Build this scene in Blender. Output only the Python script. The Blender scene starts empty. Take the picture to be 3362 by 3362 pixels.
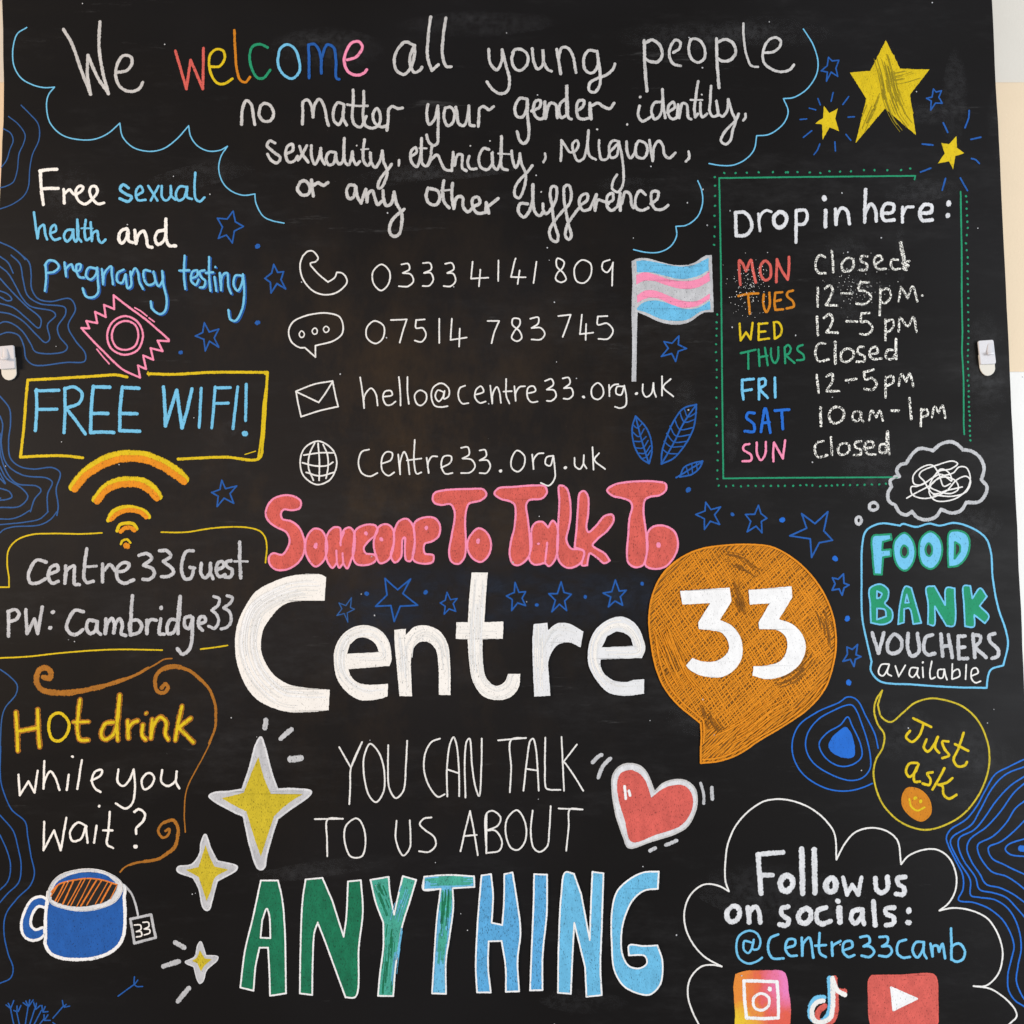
import bpy, math, random
from mathutils import Vector
from mathutils.geometry import tessellate_polygon

R = math.radians
rng = random.Random(33)
S = bpy.context.scene
COL = S.collection

# ------------------------------------------------------------------ camera
F_PX, W_PX, PITCH, DIST, CAM_Z = 2800.0, 3362.0, R(4.57), 1.05, 1.25
cd = bpy.data.cameras.new('camera')
cam = bpy.data.objects.new('camera', cd)
COL.objects.link(cam)
cd.sensor_width = 36
cd.lens = 36 * F_PX / W_PX
cd.clip_start = 0.01
cd.clip_end = 100
cam.location = (0, -DIST, CAM_Z)
cam.rotation_euler = (R(90) + PITCH, 0, 0)
S.camera = cam
S.render.resolution_x = S.render.resolution_y = 1024

# ------------------------------------------------------------------ world, lamps, exposure
S.view_settings.view_transform = 'Standard'
S.view_settings.look = 'None'
S.view_settings.exposure = 0
S.view_settings.gamma = 1
w = bpy.data.worlds.new('World')
S.world = w
w.use_nodes = True
bg = w.node_tree.nodes['Background']
bg.inputs[0].default_value = (0.86, 0.92, 1.0, 1)
bg.inputs[1].default_value = 0.50

def area(name, loc, target, size, power, colour):
    l = bpy.data.lights.new(name, 'AREA')
    l.shape = 'RECTANGLE'
    l.size, l.size_y = size
    l.energy = power
    l.color = colour
    o = bpy.data.objects.new(name, l)
    COL.objects.link(o)
    o.location = loc
    o.rotation_euler = (Vector(target) - Vector(loc)).to_track_quat('-Z', 'Y').to_euler()
    return o
# a warm lamp on the left of the room and a big cool window on the right, both behind the camera
area('side_lamp', (-2.9, -1.0, 1.7), (-0.35, 0, 1.2), (0.6, 0.8), 95, (1.0, 0.76, 0.55))
area('window_light', (2.6, -1.9, 1.25), (0.3, 0, 1.1), (1.3, 1.7), 82, (0.93, 0.97, 1.0))

# ------------------------------------------------------------------ the plane of the board
SP, CP = math.sin(PITCH), math.cos(PITCH)
def P(u, v, h=0.0):
    """the point of the board's plane (h metres in front of it) that the photograph shows at u, v"""
    x = (u - W_PX / 2) / F_PX
    y = (W_PX / 2 - v) / F_PX
    dy, dz = CP - y * SP, SP + y * CP
    t = DIST / dy
    return (x * t, -h, CAM_Z + dz * t)

# ------------------------------------------------------------------ materials
def lin(c):
    return tuple(((v / 255) / 12.92 if v / 255 < 0.04045 else ((v / 255 + 0.055) / 1.055) ** 2.4) for v in c)

class NT:
    def __init__(s, name):
        s.m = bpy.data.materials.new(name)
        s.m.use_nodes = True
        s.t = s.m.node_tree
        s.b = s.t.nodes['Principled BSDF']
        tc = s.t.nodes.new('ShaderNodeTexCoord')
        s.obj = tc.outputs['Object']
        s.gen = tc.outputs['Generated']
    def n(s, kind, **kw):
        nd = s.t.nodes.new(kind)
        for k, v in kw.items():
            setattr(nd, k, v)
        return nd
    def link(s, a, b):
        s.t.links.new(a, b)
    def noise(s, scale, detail=4, rough=0.6, stretch=None, rot=0.0, offset=0.0, lac=2.0):
        mp = s.n('ShaderNodeMapping')
        s.link(s.obj, mp.inputs[0])
        mp.inputs['Location'].default_value = (offset, offset * .7, offset * .3)
        mp.inputs['Rotation'].default_value = (0, rot, 0)
        mp.inputs['Scale'].default_value = stretch or (1, 1, 1)
        nz = s.n('ShaderNodeTexNoise')
        s.link(mp.outputs[0], nz.inputs['Vector'])
        nz.inputs['Scale'].default_value = scale
        nz.inputs['Detail'].default_value = detail
        nz.inputs['Roughness'].default_value = rough
        return nz.outputs['Fac']
    def ramp(s, fac, lo, hi, a=0.0, b=1.0):
        mr = s.n('ShaderNodeMapRange')
        mr.clamp = True
        s.link(fac, mr.inputs[0])
        for i, v in zip((1, 2, 3, 4), (lo, hi, a, b)):
            mr.inputs[i].default_value = v
        return mr.outputs[0]
    def math(s, op, a, b):
        nd = s.n('ShaderNodeMath', operation=op)
        for i, v in enumerate((a, b)):
            if isinstance(v, (int, float)):
                nd.inputs[i].default_value = v
            else:
                s.link(v, nd.inputs[i])
        return nd.outputs[0]
    def mix(s, fac, a, b):
        nd = s.n('ShaderNodeMix', data_type='RGBA')
        for sock, v in ((nd.inputs[0], fac), (nd.inputs[6], a), (nd.inputs[7], b)):
            if isinstance(v, (int, float)):
                sock.default_value = v
            elif isinstance(v, tuple):
                sock.default_value = v + (1,)
            else:
                s.link(v, sock)
        return nd.outputs[2]

BLACK = (0.0050, 0.0040, 0.0037)

def board_material():
    t = NT('blackboard_paint')
    big = t.ramp(t.noise(2.2, 3, .5, offset=3), .42, .66)
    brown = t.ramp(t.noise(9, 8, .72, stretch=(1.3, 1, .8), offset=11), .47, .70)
    # brownish gloss sheen put into the colour, with brown paint smudges, left of middle
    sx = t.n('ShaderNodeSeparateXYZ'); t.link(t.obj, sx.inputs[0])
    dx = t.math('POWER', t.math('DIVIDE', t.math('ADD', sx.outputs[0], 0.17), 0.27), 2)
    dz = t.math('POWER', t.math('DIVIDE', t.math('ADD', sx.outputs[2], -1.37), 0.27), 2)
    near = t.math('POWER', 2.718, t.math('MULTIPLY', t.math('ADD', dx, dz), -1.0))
    wipe = t.ramp(t.noise(5, 9, .75, stretch=(.45, 1, 1.7), rot=.35, offset=5), .50, .78)
    fine = t.ramp(t.noise(60, 6, .7, stretch=(.5, 1, 1.2), offset=2), .35, .75)
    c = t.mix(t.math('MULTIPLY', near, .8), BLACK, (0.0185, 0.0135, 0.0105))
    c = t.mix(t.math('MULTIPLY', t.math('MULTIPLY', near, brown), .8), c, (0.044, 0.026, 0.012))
    c = t.mix(t.math('MULTIPLY', t.math('MULTIPLY', wipe, fine), .75), c, (0.045, 0.044, 0.045))
    c = t.mix(t.math('MULTIPLY', big, .25), c, (0.018, 0.018, 0.021))
    streak = t.ramp(t.noise(16, 10, .8, stretch=(.25, 1, 2.2), rot=-.25, offset=31), .62, .80)
    c = t.mix(t.math('MULTIPLY', streak, .65), c, (0.10, 0.10, 0.10))
    speck = t.ramp(t.noise(260, 2, .5, offset=8), .765, .80)
    rare = t.ramp(t.noise(7, 2, .5, offset=17), .50, .70)
    c = t.mix(t.math('MULTIPLY', t.math('MULTIPLY', speck, rare), .5), c, (0.25, 0.25, 0.24))
    t.link(c, t.b.inputs['Base Color'])
    rg = t.ramp(t.noise(12, 6, .6, stretch=(.4, 1, 1.5), offset=9), .3, .7, .46, .64)
    t.link(rg, t.b.inputs['Roughness'])
    t.b.inputs['Specular IOR Level'].default_value = .12
    bp = t.n('ShaderNodeBump'); bp.inputs['Strength'].default_value = .12; bp.inputs['Distance'].default_value = .0006
    t.link(t.noise(420, 3, .6), bp.inputs['Height']); t.link(bp.outputs[0], t.b.inputs['Normal'])
    return t.m

def pen(name, rgb, mottle=.15, fleck=0.0, scale=110, rot=0.0, cover=1.0, rim=520):
    """dried chalk pen: uneven cover, little flecks where the board shows between the pen's strokes"""
    t = NT(name)
    base = lin(rgb)
    dark = tuple(c * (1 - cover * .75) + b * cover * .75 for c, b in zip(BLACK, base))
    n1 = t.ramp(t.noise(scale, 5, .65, stretch=(1.0, 1, .45), rot=rot, offset=1), .35, .68)
    c = t.mix(t.math('MULTIPLY', n1, mottle), base, tuple(v * .42 for v in dark))
    n2 = t.ramp(t.noise(38, 4, .6, offset=7), .40, .65)
    c = t.mix(t.math('MULTIPLY', n2, mottle * .6), c, tuple(v * .6 for v in base))
    if fleck:
        f = t.ramp(t.noise(620, 4, .65, stretch=(1.3, 1, .55), rot=rot, offset=4), .60 - fleck * .10, .70 - fleck * .08)
        c = t.mix(t.math('MULTIPLY', f, .85), c, tuple(v * .10 + k for v, k in zip(base, BLACK)))
    # ragged rim: the pen skips over the grain of the board at the sides of each stroke
    ed = t.n('ShaderNodeAttribute', attribute_name='edge')
    rag = t.math('SUBTRACT', t.math('SUBTRACT', 1.40, ed.outputs['Fac']), t.noise(rim, 3, .7, offset=13))
    t.link(t.ramp(rag, -.06, .10), t.b.inputs['Alpha'])
    t.link(c, t.b.inputs['Base Color'])
    t.b.inputs['Roughness'].default_value = .75
    t.b.inputs['Specular IOR Level'].default_value = .2
    bp = t.n('ShaderNodeBump'); bp.inputs['Strength'].default_value = .2; bp.inputs['Distance'].default_value = .0003
    t.link(t.noise(500, 2, .5), bp.inputs['Height']); t.link(bp.outputs[0], t.b.inputs['Normal'])
    return t.m

def chalk(name, rgb, lo=.43, hi=.56, scale=650, amount=1.0, radial=False):
    """dry stick chalk: only the high grain of the board takes it"""
    t = NT(name)
    t.b.inputs['Base Color'].default_value = lin(rgb) + (1,)
    t.b.inputs['Roughness'].default_value = .9
    t.b.inputs['Specular IOR Level'].default_value = .1
    a = t.ramp(t.noise(scale, 2, .6, offset=6), lo, hi, 0, amount)
    if radial:
        sx = t.n('ShaderNodeSeparateXYZ'); t.link(t.gen, sx.inputs[0])
        ax = t.math('POWER', t.math('MULTIPLY', t.math('ADD', sx.outputs[0], -.5), 2), 2)
        az = t.math('POWER', t.math('MULTIPLY', t.math('ADD', sx.outputs[2], -.5), 2), 2)
        r = t.ramp(t.math('ADD', ax, az), 0, 1, 1, 0)
        st = t.ramp(t.noise(22, 7, .75, stretch=(.5, 1, 1.6), rot=.3, offset=12), .35, .72)
        a = t.math('MULTIPLY', t.math('MULTIPLY', r, st), a)
    t.link(a, t.b.inputs['Alpha'])
    return t.m

def plain(name, rgb, rough=.6, noise_amt=.06, scale=30, spec=.3):
    t = NT(name)
    b = lin(rgb)
    c = t.mix(t.math('MULTIPLY', t.ramp(t.noise(scale, 4, .6), .3, .7), noise_amt), b, tuple(v * .6 for v in b))
    t.link(c, t.b.inputs['Base Color'])
    t.b.inputs['Roughness'].default_value = rough
    t.b.inputs['Specular IOR Level'].default_value = spec
    bp = t.n('ShaderNodeBump'); bp.inputs['Strength'].default_value = .15; bp.inputs['Distance'].default_value = .001
    t.link(t.noise(300, 3, .6), bp.inputs['Height']); t.link(bp.outputs[0], t.b.inputs['Normal'])
    return t.m

M = {
    'W': pen('grey_white_pen', (206, 204, 202), .40, .15),
    'N': pen('grey_chalk_pen', (200, 201, 205), .42, .15),
    'e': pen('pale_grey_paint', (226, 227, 229), .14, .10, scale=70),
    'v': pen('watery_grey_brush', (226, 225, 222), .15, .1),
    'x': pen('soft_white_pen', (224, 225, 228), .38, .12, scale=140),
    'u': pen('olive_scribble', (150, 132, 26), .3, .3),  # darker olive pen strokes scribbled over the large yellow star
    'V': pen('thin_grey_pen', (200, 201, 204), .45, .25),
    'X': pen('white_pen', (236, 234, 230), .22, .08),
    'Z': pen('thick_white_paint', (240, 240, 240), .16, .10, rot=.6),
    'C': pen('cream_white_paint', (240, 236, 230), .10, .08, scale=70, rot=1.3),
    'B': pen('light_blue_pen', (112, 190, 228), .16, .08),
    'S': pen('sky_blue_fill', (108, 188, 228), .30, .36),
    's': pen('cornflower_blue_fill', (92, 172, 224), .32, .5),
    'D': pen('dark_blue_pen', (32, 92, 172), .30, .25),
    'E': pen('faded_blue_pen', (44, 90, 150), .35),
    'L': pen('bright_blue_pen', (32, 106, 204), .22, .1),
    'R': pen('red_pen', (218, 98, 88), .38, .38),
    'Y': pen('yellow_pen', (220, 190, 22), .25, .2),
    'y': pen('mustard_yellow_pen', (206, 184, 44), .30, .45),
    'O': pen('orange_pen', (228, 142, 26), .25, .20),
    'o': pen('deep_orange_pen', (226, 128, 48), .25, .10),
    'q': pen('amber_pen', (206, 128, 24), .25, .2, rot=.8),
    'Q': pen('brown_amber_wash', (140, 88, 24), .5, .35, rot=.6),
    'U': pen('brown_orange_pen', (172, 110, 34), .35, .25),
    'G': pen('green_pen', (32, 146, 104), .22, .12),
    'g': pen('dark_green_pen', (24, 122, 86), .55, .5),
    't': pen('teal_green_pen', (74, 176, 154), .45, .45),
    'P': pen('pink_pen', (240, 142, 176), .14, .05),
    'K': plain('blackboard_showing', (24, 20, 19), .6, .2),
    'H': chalk('dry_white_chalk', (240, 238, 230), .43, .54),
    'h': chalk('chalk_haze', (170, 172, 176), .30, .80, 120, .11, True),
    'i': chalk('dark_blue_wipe', (46, 52, 64), .20, .60, 60, .8, True),
}
def icon_wash():
    """chalk pens rubbed into each other: orange, red, pink and yellow areas of the camera icon"""
    t = NT('camera_icon_wash')
    a, b2 = P(2410, 3360), P(2598, 3185)
    sx = t.n('ShaderNodeSeparateXYZ'); t.link(t.obj, sx.inputs[0])
    n1 = t.math('MULTIPLY', t.math('ADD', t.noise(90, 5, .7, stretch=(1, 1, .5)), -.5), .55)
    gx = t.math('ADD', t.ramp(sx.outputs[0], a[0], b2[0]), n1)
    gz = t.math('ADD', t.ramp(sx.outputs[2], a[2], b2[2]), n1)
    c = t.mix(t.ramp(gx, .15, .5), lin((222, 132, 36)), lin((216, 86, 66)))
    pink = t.math('MULTIPLY', t.ramp(gx, .45, .85), t.ramp(gz, .15, .6))
    c = t.mix(pink, c, lin((226, 120, 178)))
    yel = t.math('MULTIPLY', t.ramp(gx, .1, .6, 1, 0), t.ramp(gz, .08, .42, 1, 0))
    c = t.mix(yel, c, lin((224, 190, 30)))
    f = t.ramp(t.noise(620, 4, .65, offset=4), .56, .66)
    c = t.mix(t.math('MULTIPLY', f, .5), c, lin((110, 60, 50)))
    t.link(c, t.b.inputs['Base Color'])
    t.b.inputs['Roughness'].default_value = .75
    return t.m
M['1'] = icon_wash()
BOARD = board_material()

# ------------------------------------------------------------------ mesh helpers
def link_mesh(name, verts, faces, mats, idx=None, parent=None, smooth=False):
    me = bpy.data.meshes.new(name)
    me.from_pydata(verts, [], faces)
    for m in mats:
        me.materials.append(m)
    if idx:
        me.polygons.foreach_set('material_index', idx)
    if smooth:
        me.polygons.foreach_set('use_smooth', [True] * len(me.polygons))
    me.update()
    o = bpy.data.objects.new(name, me)
    COL.objects.link(o)
    if parent:
        o.parent = parent
    return o

def catmull(pts, closed=False, step=7.0):
    n = len(pts)
    if n < 3 and not closed:
        out = []
        (x0, y0), (x1, y1) = pts[0], pts[-1]
        k = max(2, int(math.hypot(x1 - x0, y1 - y0) / (step * 2)))
        return [(x0 + (x1 - x0) * i / k, y0 + (y1 - y0) * i / k) for i in range(k + 1)]
    out = []
    for i in range(n if closed else n - 1):
        if closed:
            p0, p1, p2, p3 = pts[(i - 1) % n], pts[i], pts[(i + 1) % n], pts[(i + 2) % n]
        else:
            p1, p2 = pts[i], pts[i + 1]
            p0 = pts[i - 1] if i else (2 * p1[0] - p2[0], 2 * p1[1] - p2[1])
            p3 = pts[i + 2] if i + 2 < n else (2 * p2[0] - p1[0], 2 * p2[1] - p1[1])
        # centripetal form: no overshoot between unevenly spaced points
        def d(a, b): return max(1e-3, math.hypot(a[0] - b[0], a[1] - b[1]) ** .5)
        t1 = d(p0, p1); t2 = t1 + d(p1, p2); t3 = t2 + d(p2, p3)
        k = max(2, int(math.hypot(p2[0] - p1[0], p2[1] - p1[1]) / step))
        for j in range(k):
            t = t1 + (t2 - t1) * j / k
            q = []
            for c in (0, 1):
                A1 = (t1 - t) / t1 * p0[c] + t / t1 * p1[c]
                A2 = (t2 - t) / (t2 - t1) * p1[c] + (t - t1) / (t2 - t1) * p2[c]
                A3 = (t3 - t) / (t3 - t2) * p2[c] + (t - t2) / (t3 - t2) * p3[c]
                B1 = (t2 - t) / t2 * A1 + t / t2 * A2
                B2 = (t3 - t) / (t3 - t1) * A2 + (t - t1) / (t3 - t1) * A3
                q.append((t2 - t) / (t2 - t1) * B1 + (t - t1) / (t2 - t1) * B2)
            out.append(tuple(q))
    if not closed:
        out.append(pts[-1])
    return out

class Piece:
    """collects the marks of one part; every mark lies on the board as a thin domed layer of paint"""
    def __init__(s):
        s.v, s.f, s.i, s.m, s.e = [], [], [], [], []
        s.layer = 1
        s.micro = 0
    def mi(s, key):
        if key not in s.m:
            s.m.append(key)
        return s.m.index(key)
    def ribbon(s, pts, width, key, T, closed=False, z=None):
        """pts in enlarged-crop pixels"""
        ox, oy, sc = T
        z = (s.layer * 6e-5 if z is None else z) + s.micro * 6e-7
        s.micro += 1
        hw = width / 2 * (.92 if key == 'H' else 1.07)
        dome = min(6e-5, width / sc * .35e-3 * .05)
        n = len(pts)
        if n < 2:
            return
        rows = []
        jit = .12 if key == 'H' else (.075 if key in 'WNVxCeU' else .05)
        ph = [rng.uniform(0, 6.28) for _ in range(4)]
        L = 0.0
        prev = pts[0]
        tang = []
        for i in range(n):
            a = pts[(i - 1) % n] if (closed or i) else pts[0]
            b = pts[(i + 1) % n] if (closed or i < n - 1) else pts[-1]
            dx, dy = b[0] - a[0], b[1] - a[1]
            l = math.hypot(dx, dy) or 1
            tang.append((dx / l, dy / l))
        def row(p, t, ww, zz):
            k1 = 1 + jit * (math.sin(L * .05 + ph[0]) + .7 * math.sin(L * .13 + ph[1])) + rng.uniform(-.5, .5) * jit
            k2 = 1 + jit * (math.sin(L * .04 + ph[2]) + .7 * math.sin(L * .17 + ph[3])) + rng.uniform(-.5, .5) * jit
            nx, ny = -t[1], t[0]
            rows.append([(p[0] + nx * ww * k1, p[1] + ny * ww * k1, zz),
                         (p[0], p[1], zz + dome * (ww / hw)),
                         (p[0] - nx * ww * k2, p[1] - ny * ww * k2, zz)])
        if not closed:
            for a in (80, 55, 28):
                t = tang[0]
                row((pts[0][0] - t[0] * hw * math.sin(R(a)) * .9, pts[0][1] - t[1] * hw * math.sin(R(a)) * .9), t, hw * math.cos(R(a)), z)
        for i, p in enumerate(pts):
            L += math.hypot(p[0] - prev[0], p[1] - prev[1]); prev = p
            row(p, tang[i], hw, z + L * 1e-9)
        if not closed:
            for a in (28, 55, 80):
                t = tang[-1]
                row((pts[-1][0] + t[0] * hw * math.sin(R(a)) * .9, pts[-1][1] + t[1] * hw * math.sin(R(a)) * .9), t, hw * math.cos(R(a)), z + L * 1e-9)
        b0 = len(s.v)
        for r in rows:
            for q, (x, y, zz) in enumerate(r):
                s.v.append(P(ox + x / sc, oy + y / sc, zz)); s.e.append(0.0 if q == 1 else 1.0)
        m = s.mi(key)
        cnt = len(rows)
        for i in range(cnt if closed else cnt - 1):
            j = (i + 1) % cnt
            for k in (0, 1):
                s.f.append((b0 + i * 3 + k, b0 + j * 3 + k, b0 + j * 3 + k + 1, b0 + i * 3 + k + 1))
                s.i.append(m)
    def dot(s, x, y, dia, key, T):
        ox, oy, sc = T
        z = (s.layer + 1.3) * 6e-5
        n = 14
        ph = rng.uniform(0, 6)
        b0 = len(s.v)
        s.v.append(P(ox + x / sc, oy + y / sc, z + 5e-5)); s.e.append(0.0)
        for i in range(n):
            a = 2 * math.pi * i / n
            r = dia / 2 * (1 + .10 * math.sin(2 * a + ph) + rng.uniform(-.06, .06))
            s.v.append(P(ox + (x + r * math.cos(a)) / sc, oy + (y + r * math.sin(a)) / sc, z)); s.e.append(.9)
        m = s.mi(key)
        for i in range(n):
            s.f.append((b0, b0 + 1 + (i + 1) % n, b0 + 1 + i)); s.i.append(m)
    def fill(s, polys, key, T):
        ox, oy, sc = T
        z = s.layer * 6e-5 + s.micro * 6e-7
        s.micro += 3
        tris = tessellate_polygon([[Vector((x, y, 0)) for x, y in p] for p in polys])
        b0 = len(s.v)
        for p in polys:
            for x, y in p:
                s.v.append(P(ox + (x + rng.uniform(-1.5, 1.5)) / sc, oy + (y + rng.uniform(-1.5, 1.5)) / sc, z)); s.e.append(0.0)
        m = s.mi(key)
        for t in tris:
            a, b, c = (s.v[b0 + k] for k in t)
            # face the viewer (-Y)
            cr = (b[2] - a[2]) * (c[0] - a[0]) - (b[0] - a[0]) * (c[2] - a[2])
            s.f.append(tuple(b0 + k for k in (t if cr < 0 else t[::-1]))); s.i.append(m)
    def build(s, name, parent):
        if not s.f:
            return None
        # same winding for all: normals toward -Y
        ff = []
        for f in s.f:
            a, b, c = (s.v[k] for k in f[:3])
            cr = (b[2] - a[2]) * (c[0] - a[0]) - (b[0] - a[0]) * (c[2] - a[2])
            ff.append(f if cr <= 0 else f[::-1])
        o = link_mesh(name, s.v, ff, [M[k] for k in s.m], s.i, parent)
        at = o.data.attributes.new('edge', 'FLOAT', 'POINT')
        at.data.foreach_set('value', s.e)
        return o

def parse_pts(txt):
    """'x y x y / x y ; x y' -> list of strokes; '/' is a sharp corner, ';' lifts the pen"""
    out = []
    for chunk in txt.split(';'):
        segs = []
        for seg in chunk.split('/'):
            a = [float(q) for q in seg.split()]
            segs.append(list(zip(a[::2], a[1::2])))
        out.append([g for g in segs if g])
    return out

def closed_path(txt):
    parts = txt.split('/')
    segs = []
    for g in parts:
        a = [float(q) for q in g.split()]
        segs.append(list(zip(a[::2], a[1::2])))
    ends_corner = not segs[-1]
    segs = [g for g in segs if g]
    allp = [p for g in segs for p in g]
    if len(segs) == 1 and not ends_corner:
        if allp[0] == allp[-1]:
            allp.pop()
        return catmull(allp, True), None
    # each group ends at a corner; the last one does too when a '/' closes the line
    flags = []
    for k, g in enumerate(segs):
        for i, p in enumerate(g):
            flags.append((p, i == len(g) - 1 and (k < len(segs) - 1 or ends_corner)))
    if flags[0][0] == flags[-1][0]:
        f = flags.pop()
        flags[0] = (flags[0][0], True)
    first = next(i for i, f in enumerate(flags) if f[1])
    flags = flags[first:] + flags[:first]
    flags.append(flags[0])
    runs, cur = [], [flags[0][0]]
    for p, c in flags[1:]:
        cur.append(p)
        if c:
            runs.append(cur); cur = [p]
    path = []
    pieces = []
    for r in runs:
        q = catmull(r, False)
        pieces.append(q)
        path += q[:-1]
    return path, pieces

def hatch(poly, angle, spacing):
    ca, sa = math.cos(R(angle)), math.sin(R(angle))
    rot = [(x * ca + y * sa, -x * sa + y * ca) for x, y in poly]
    ys = [p[1] for p in rot]
    y = min(ys) + spacing * .5
    out = []
    while y < max(ys):
        xs = []
        for (x0, y0), (x1, y1) in zip(rot, rot[1:] + rot[:1]):
            if (y0 <= y) != (y1 <= y):
                xs.append(x0 + (y - y0) / (y1 - y0) * (x1 - x0))
        xs.sort()
        for a, b in zip(xs[::2], xs[1::2]):
            if b - a > 14:
                j = rng.uniform(-2, 2)
                cuts = [a + 4]
                while b - cuts[-1] > 420:
                    cuts.append(cuts[-1] + rng.uniform(160, 400))
                cuts.append(b - 4)
                for c0, c1 in zip(cuts, cuts[1:]):
                    w0, w1 = rng.uniform(-6, 6) * spacing / 20, rng.uniform(-6, 6) * spacing / 20
                    pts = [(c0, y + w0), ((c0 + c1) / 2, y + (w0 + w1) / 2 + rng.uniform(-2, 2)), (c1, y + w1)]
                    out.append([(px * ca - py * sa, px * sa + py * ca) for px, py in pts])
        y += spacing * rng.uniform(.75, 1.3)
    return out

# ------------------------------------------------------------------ the room's wall behind the board
def box(x0, x1, y0, y1, z0, z1):
    v = [(x, y, z) for x in (x0, x1) for y in (y0, y1) for z in (z0, z1)]
    f = [(0, 1, 3, 2), (4, 6, 7, 5), (0, 4, 5, 1), (2, 3, 7, 6), (0, 2, 6, 4), (1, 5, 7, 3)]
    return v, f
def zline(u, v, depth):
    x = (u - W_PX / 2) / F_PX; y = (W_PX / 2 - v) / F_PX
    dy, dz = CP - y * SP, SP + y * CP
    return CAM_Z + dz * (DIST + depth) / dy
GAP = 0.045
z_top, z_mid = zline(3330, 264, GAP), zline(3345, 1219, GAP)
def structure(name, vf, mat, bevel=0.0):
    o = link_mesh(name, vf[0], vf[1], [mat])
    o['kind'] = 'structure'
    if bevel:
        b = o.modifiers.new('bevel', 'BEVEL'); b.width = bevel; b.segments = 2
    return o
structure('wall', box(-2.2, 2.2, GAP + .006, .2, z_top - .01, 3.0), plain('grey_cream_wall', (228, 219, 206), .7))  # upper of three flat colour steps: grey cream, warm beige, white
structure('wall_band', box(-2.2, 2.2, GAP + .003, .19, z_mid - .01, z_top), plain('warm_beige_wall', (242, 217, 184), .6), .002)
structure('wall_lower', box(-2.2, 2.2, GAP, .18, 0.0, z_mid), plain('white_wall', (250, 245, 238), .6), .002)

# ------------------------------------------------------------------ the chalkboard
board_root = bpy.data.objects.new('chalkboard', None)
COL.objects.link(board_root)
board_root['label'] = 'large black chalkboard covered in colourful hand lettering and drawings, hung before a pale wall'
board_root['category'] = 'chalkboard'
edge = [(-14, -300), (5, 0), (8, 100), (11, 270), (9, 400), (4, 520), (-1, 620), (-30, 1250), (-62, 2000), (-95, 2700), (-130, 3700),
        (3425, 3700), (3400, 3100), (3378, 2560), (3364, 2250), (3353, 2000), (3344, 1800), (3335, 1600), (3326, 1417), (3316, 1217), (3307, 1010),
        (3296, 800), (3287, 590), (3278, 400), (3268, 215), (3259, 0), (3246, -300)]
dense = []
for (a, b) in zip(edge, edge[1:] + edge[:1]):
    k = max(1, int(math.hypot(a[0] - b[0], a[1] - b[1]) / 60)) if a[0] * b[0] > 0 and abs(a[0] - b[0]) < 500 else 1
    for i in range(k):
        dense.append((a[0] + (b[0] - a[0]) * i / k + rng.uniform(-1.1, 1.1), a[1] + (b[1] - a[1]) * i / k))
n = len(dense)
front = [P(u, v, 0) for u, v in dense]
back = [(x, .012, z) for x, y, z in front]
bv = front + back
bf = [tuple(range(n)), tuple(range(2 * n - 1, n - 1, -1))] + [(i, i + n, (i + 1) % n + n, (i + 1) % n) for i in range(n)]
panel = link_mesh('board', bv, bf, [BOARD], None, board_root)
b = panel.modifiers.new('bevel', 'BEVEL'); b.width = .0012; b.segments = 2; b.limit_method = 'ANGLE'; b.angle_limit = R(60)

# rubbed chalk haze and one freshly over-painted patch behind the stars above the big lettering
def smudge(u, v, ru, rv, rot, key, lay, label=None):
    n = 28
    vs = [P(u, v, lay)]
    for i in range(n):
        a = 2 * math.pi * i / n
        x, y = ru * math.cos(a), rv * math.sin(a)
        vs.append(P(u + x * math.cos(rot) - y * math.sin(rot), v + x * math.sin(rot) + y * math.cos(rot), lay))
    o = link_mesh('chalk_smudge', vs, [(0, 1 + i, 1 + (i + 1) % n) for i in range(n)], [M[key]], None, board_root)
    if label:
        o['label'] = label
k = 1.7402
SM = [(955, 1120, 330, 78, 0, 'i'), (1180, 1130, 260, 60, 0, 'i'), (720, 1150, 120, 110, 0, 'i'),
      (1640, 845, 55, 22, .1, 'h'), (1620, 560, 90, 60, 0, 'h'), (1600, 500, 60, 60, 0, 'h'), (1640, 900, 60, 60, 0, 'h'),
      (1800, 190, 26, 110, .1, 'h'), (1745, 215, 60, 24, 0, 'h'), (1880, 235, 20, 70, 0, 'h'), (1740, 360, 90, 22, -.2, 'h'),
      (620, 90, 120, 40, .1, 'h'), (900, 45, 160, 26, -.05, 'h'), (760, 330, 120, 18, -.15, 'h'), (870, 322, 130, 16, -.1, 'h'),
      (1300, 70, 150, 30, 0, 'h'), (1460, 60, 120, 30, .1, 'h'), (140, 370, 60, 60, .5, 'h'), (380, 330, 120, 22, -.2, 'h'),
      (1180, 350, 60, 20, 0, 'h'), (1840, 990, 60, 40, -.5, 'h'), (1820, 1450, 110, 90, .3, 'h'), (1690, 1380, 80, 60, 0, 'h'),
      (1380, 820, 16, 60, .1, 'h'), (1290, 760, 22, 50, .3, 'h'), (600, 1640, 150, 16, -.15, 'h'), (1330, 1350, 80, 50, .2, 'h'), (1100, 1890, 90, 24, .1, 'h'),
      (1700, 480, 12, 60, 0, 'h'), (430, 820, 60, 30, .2, 'h'), (1480, 1690, 200, 60, .2, 'h'), (1860, 700, 50, 120, .1, 'h')]
for i, (a, b_, c, d_, r_, key) in enumerate(SM):
    smudge(a * k, b_ * k, c * k, d_ * k, r_, key, 1e-5 + i * 3e-7)

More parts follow.
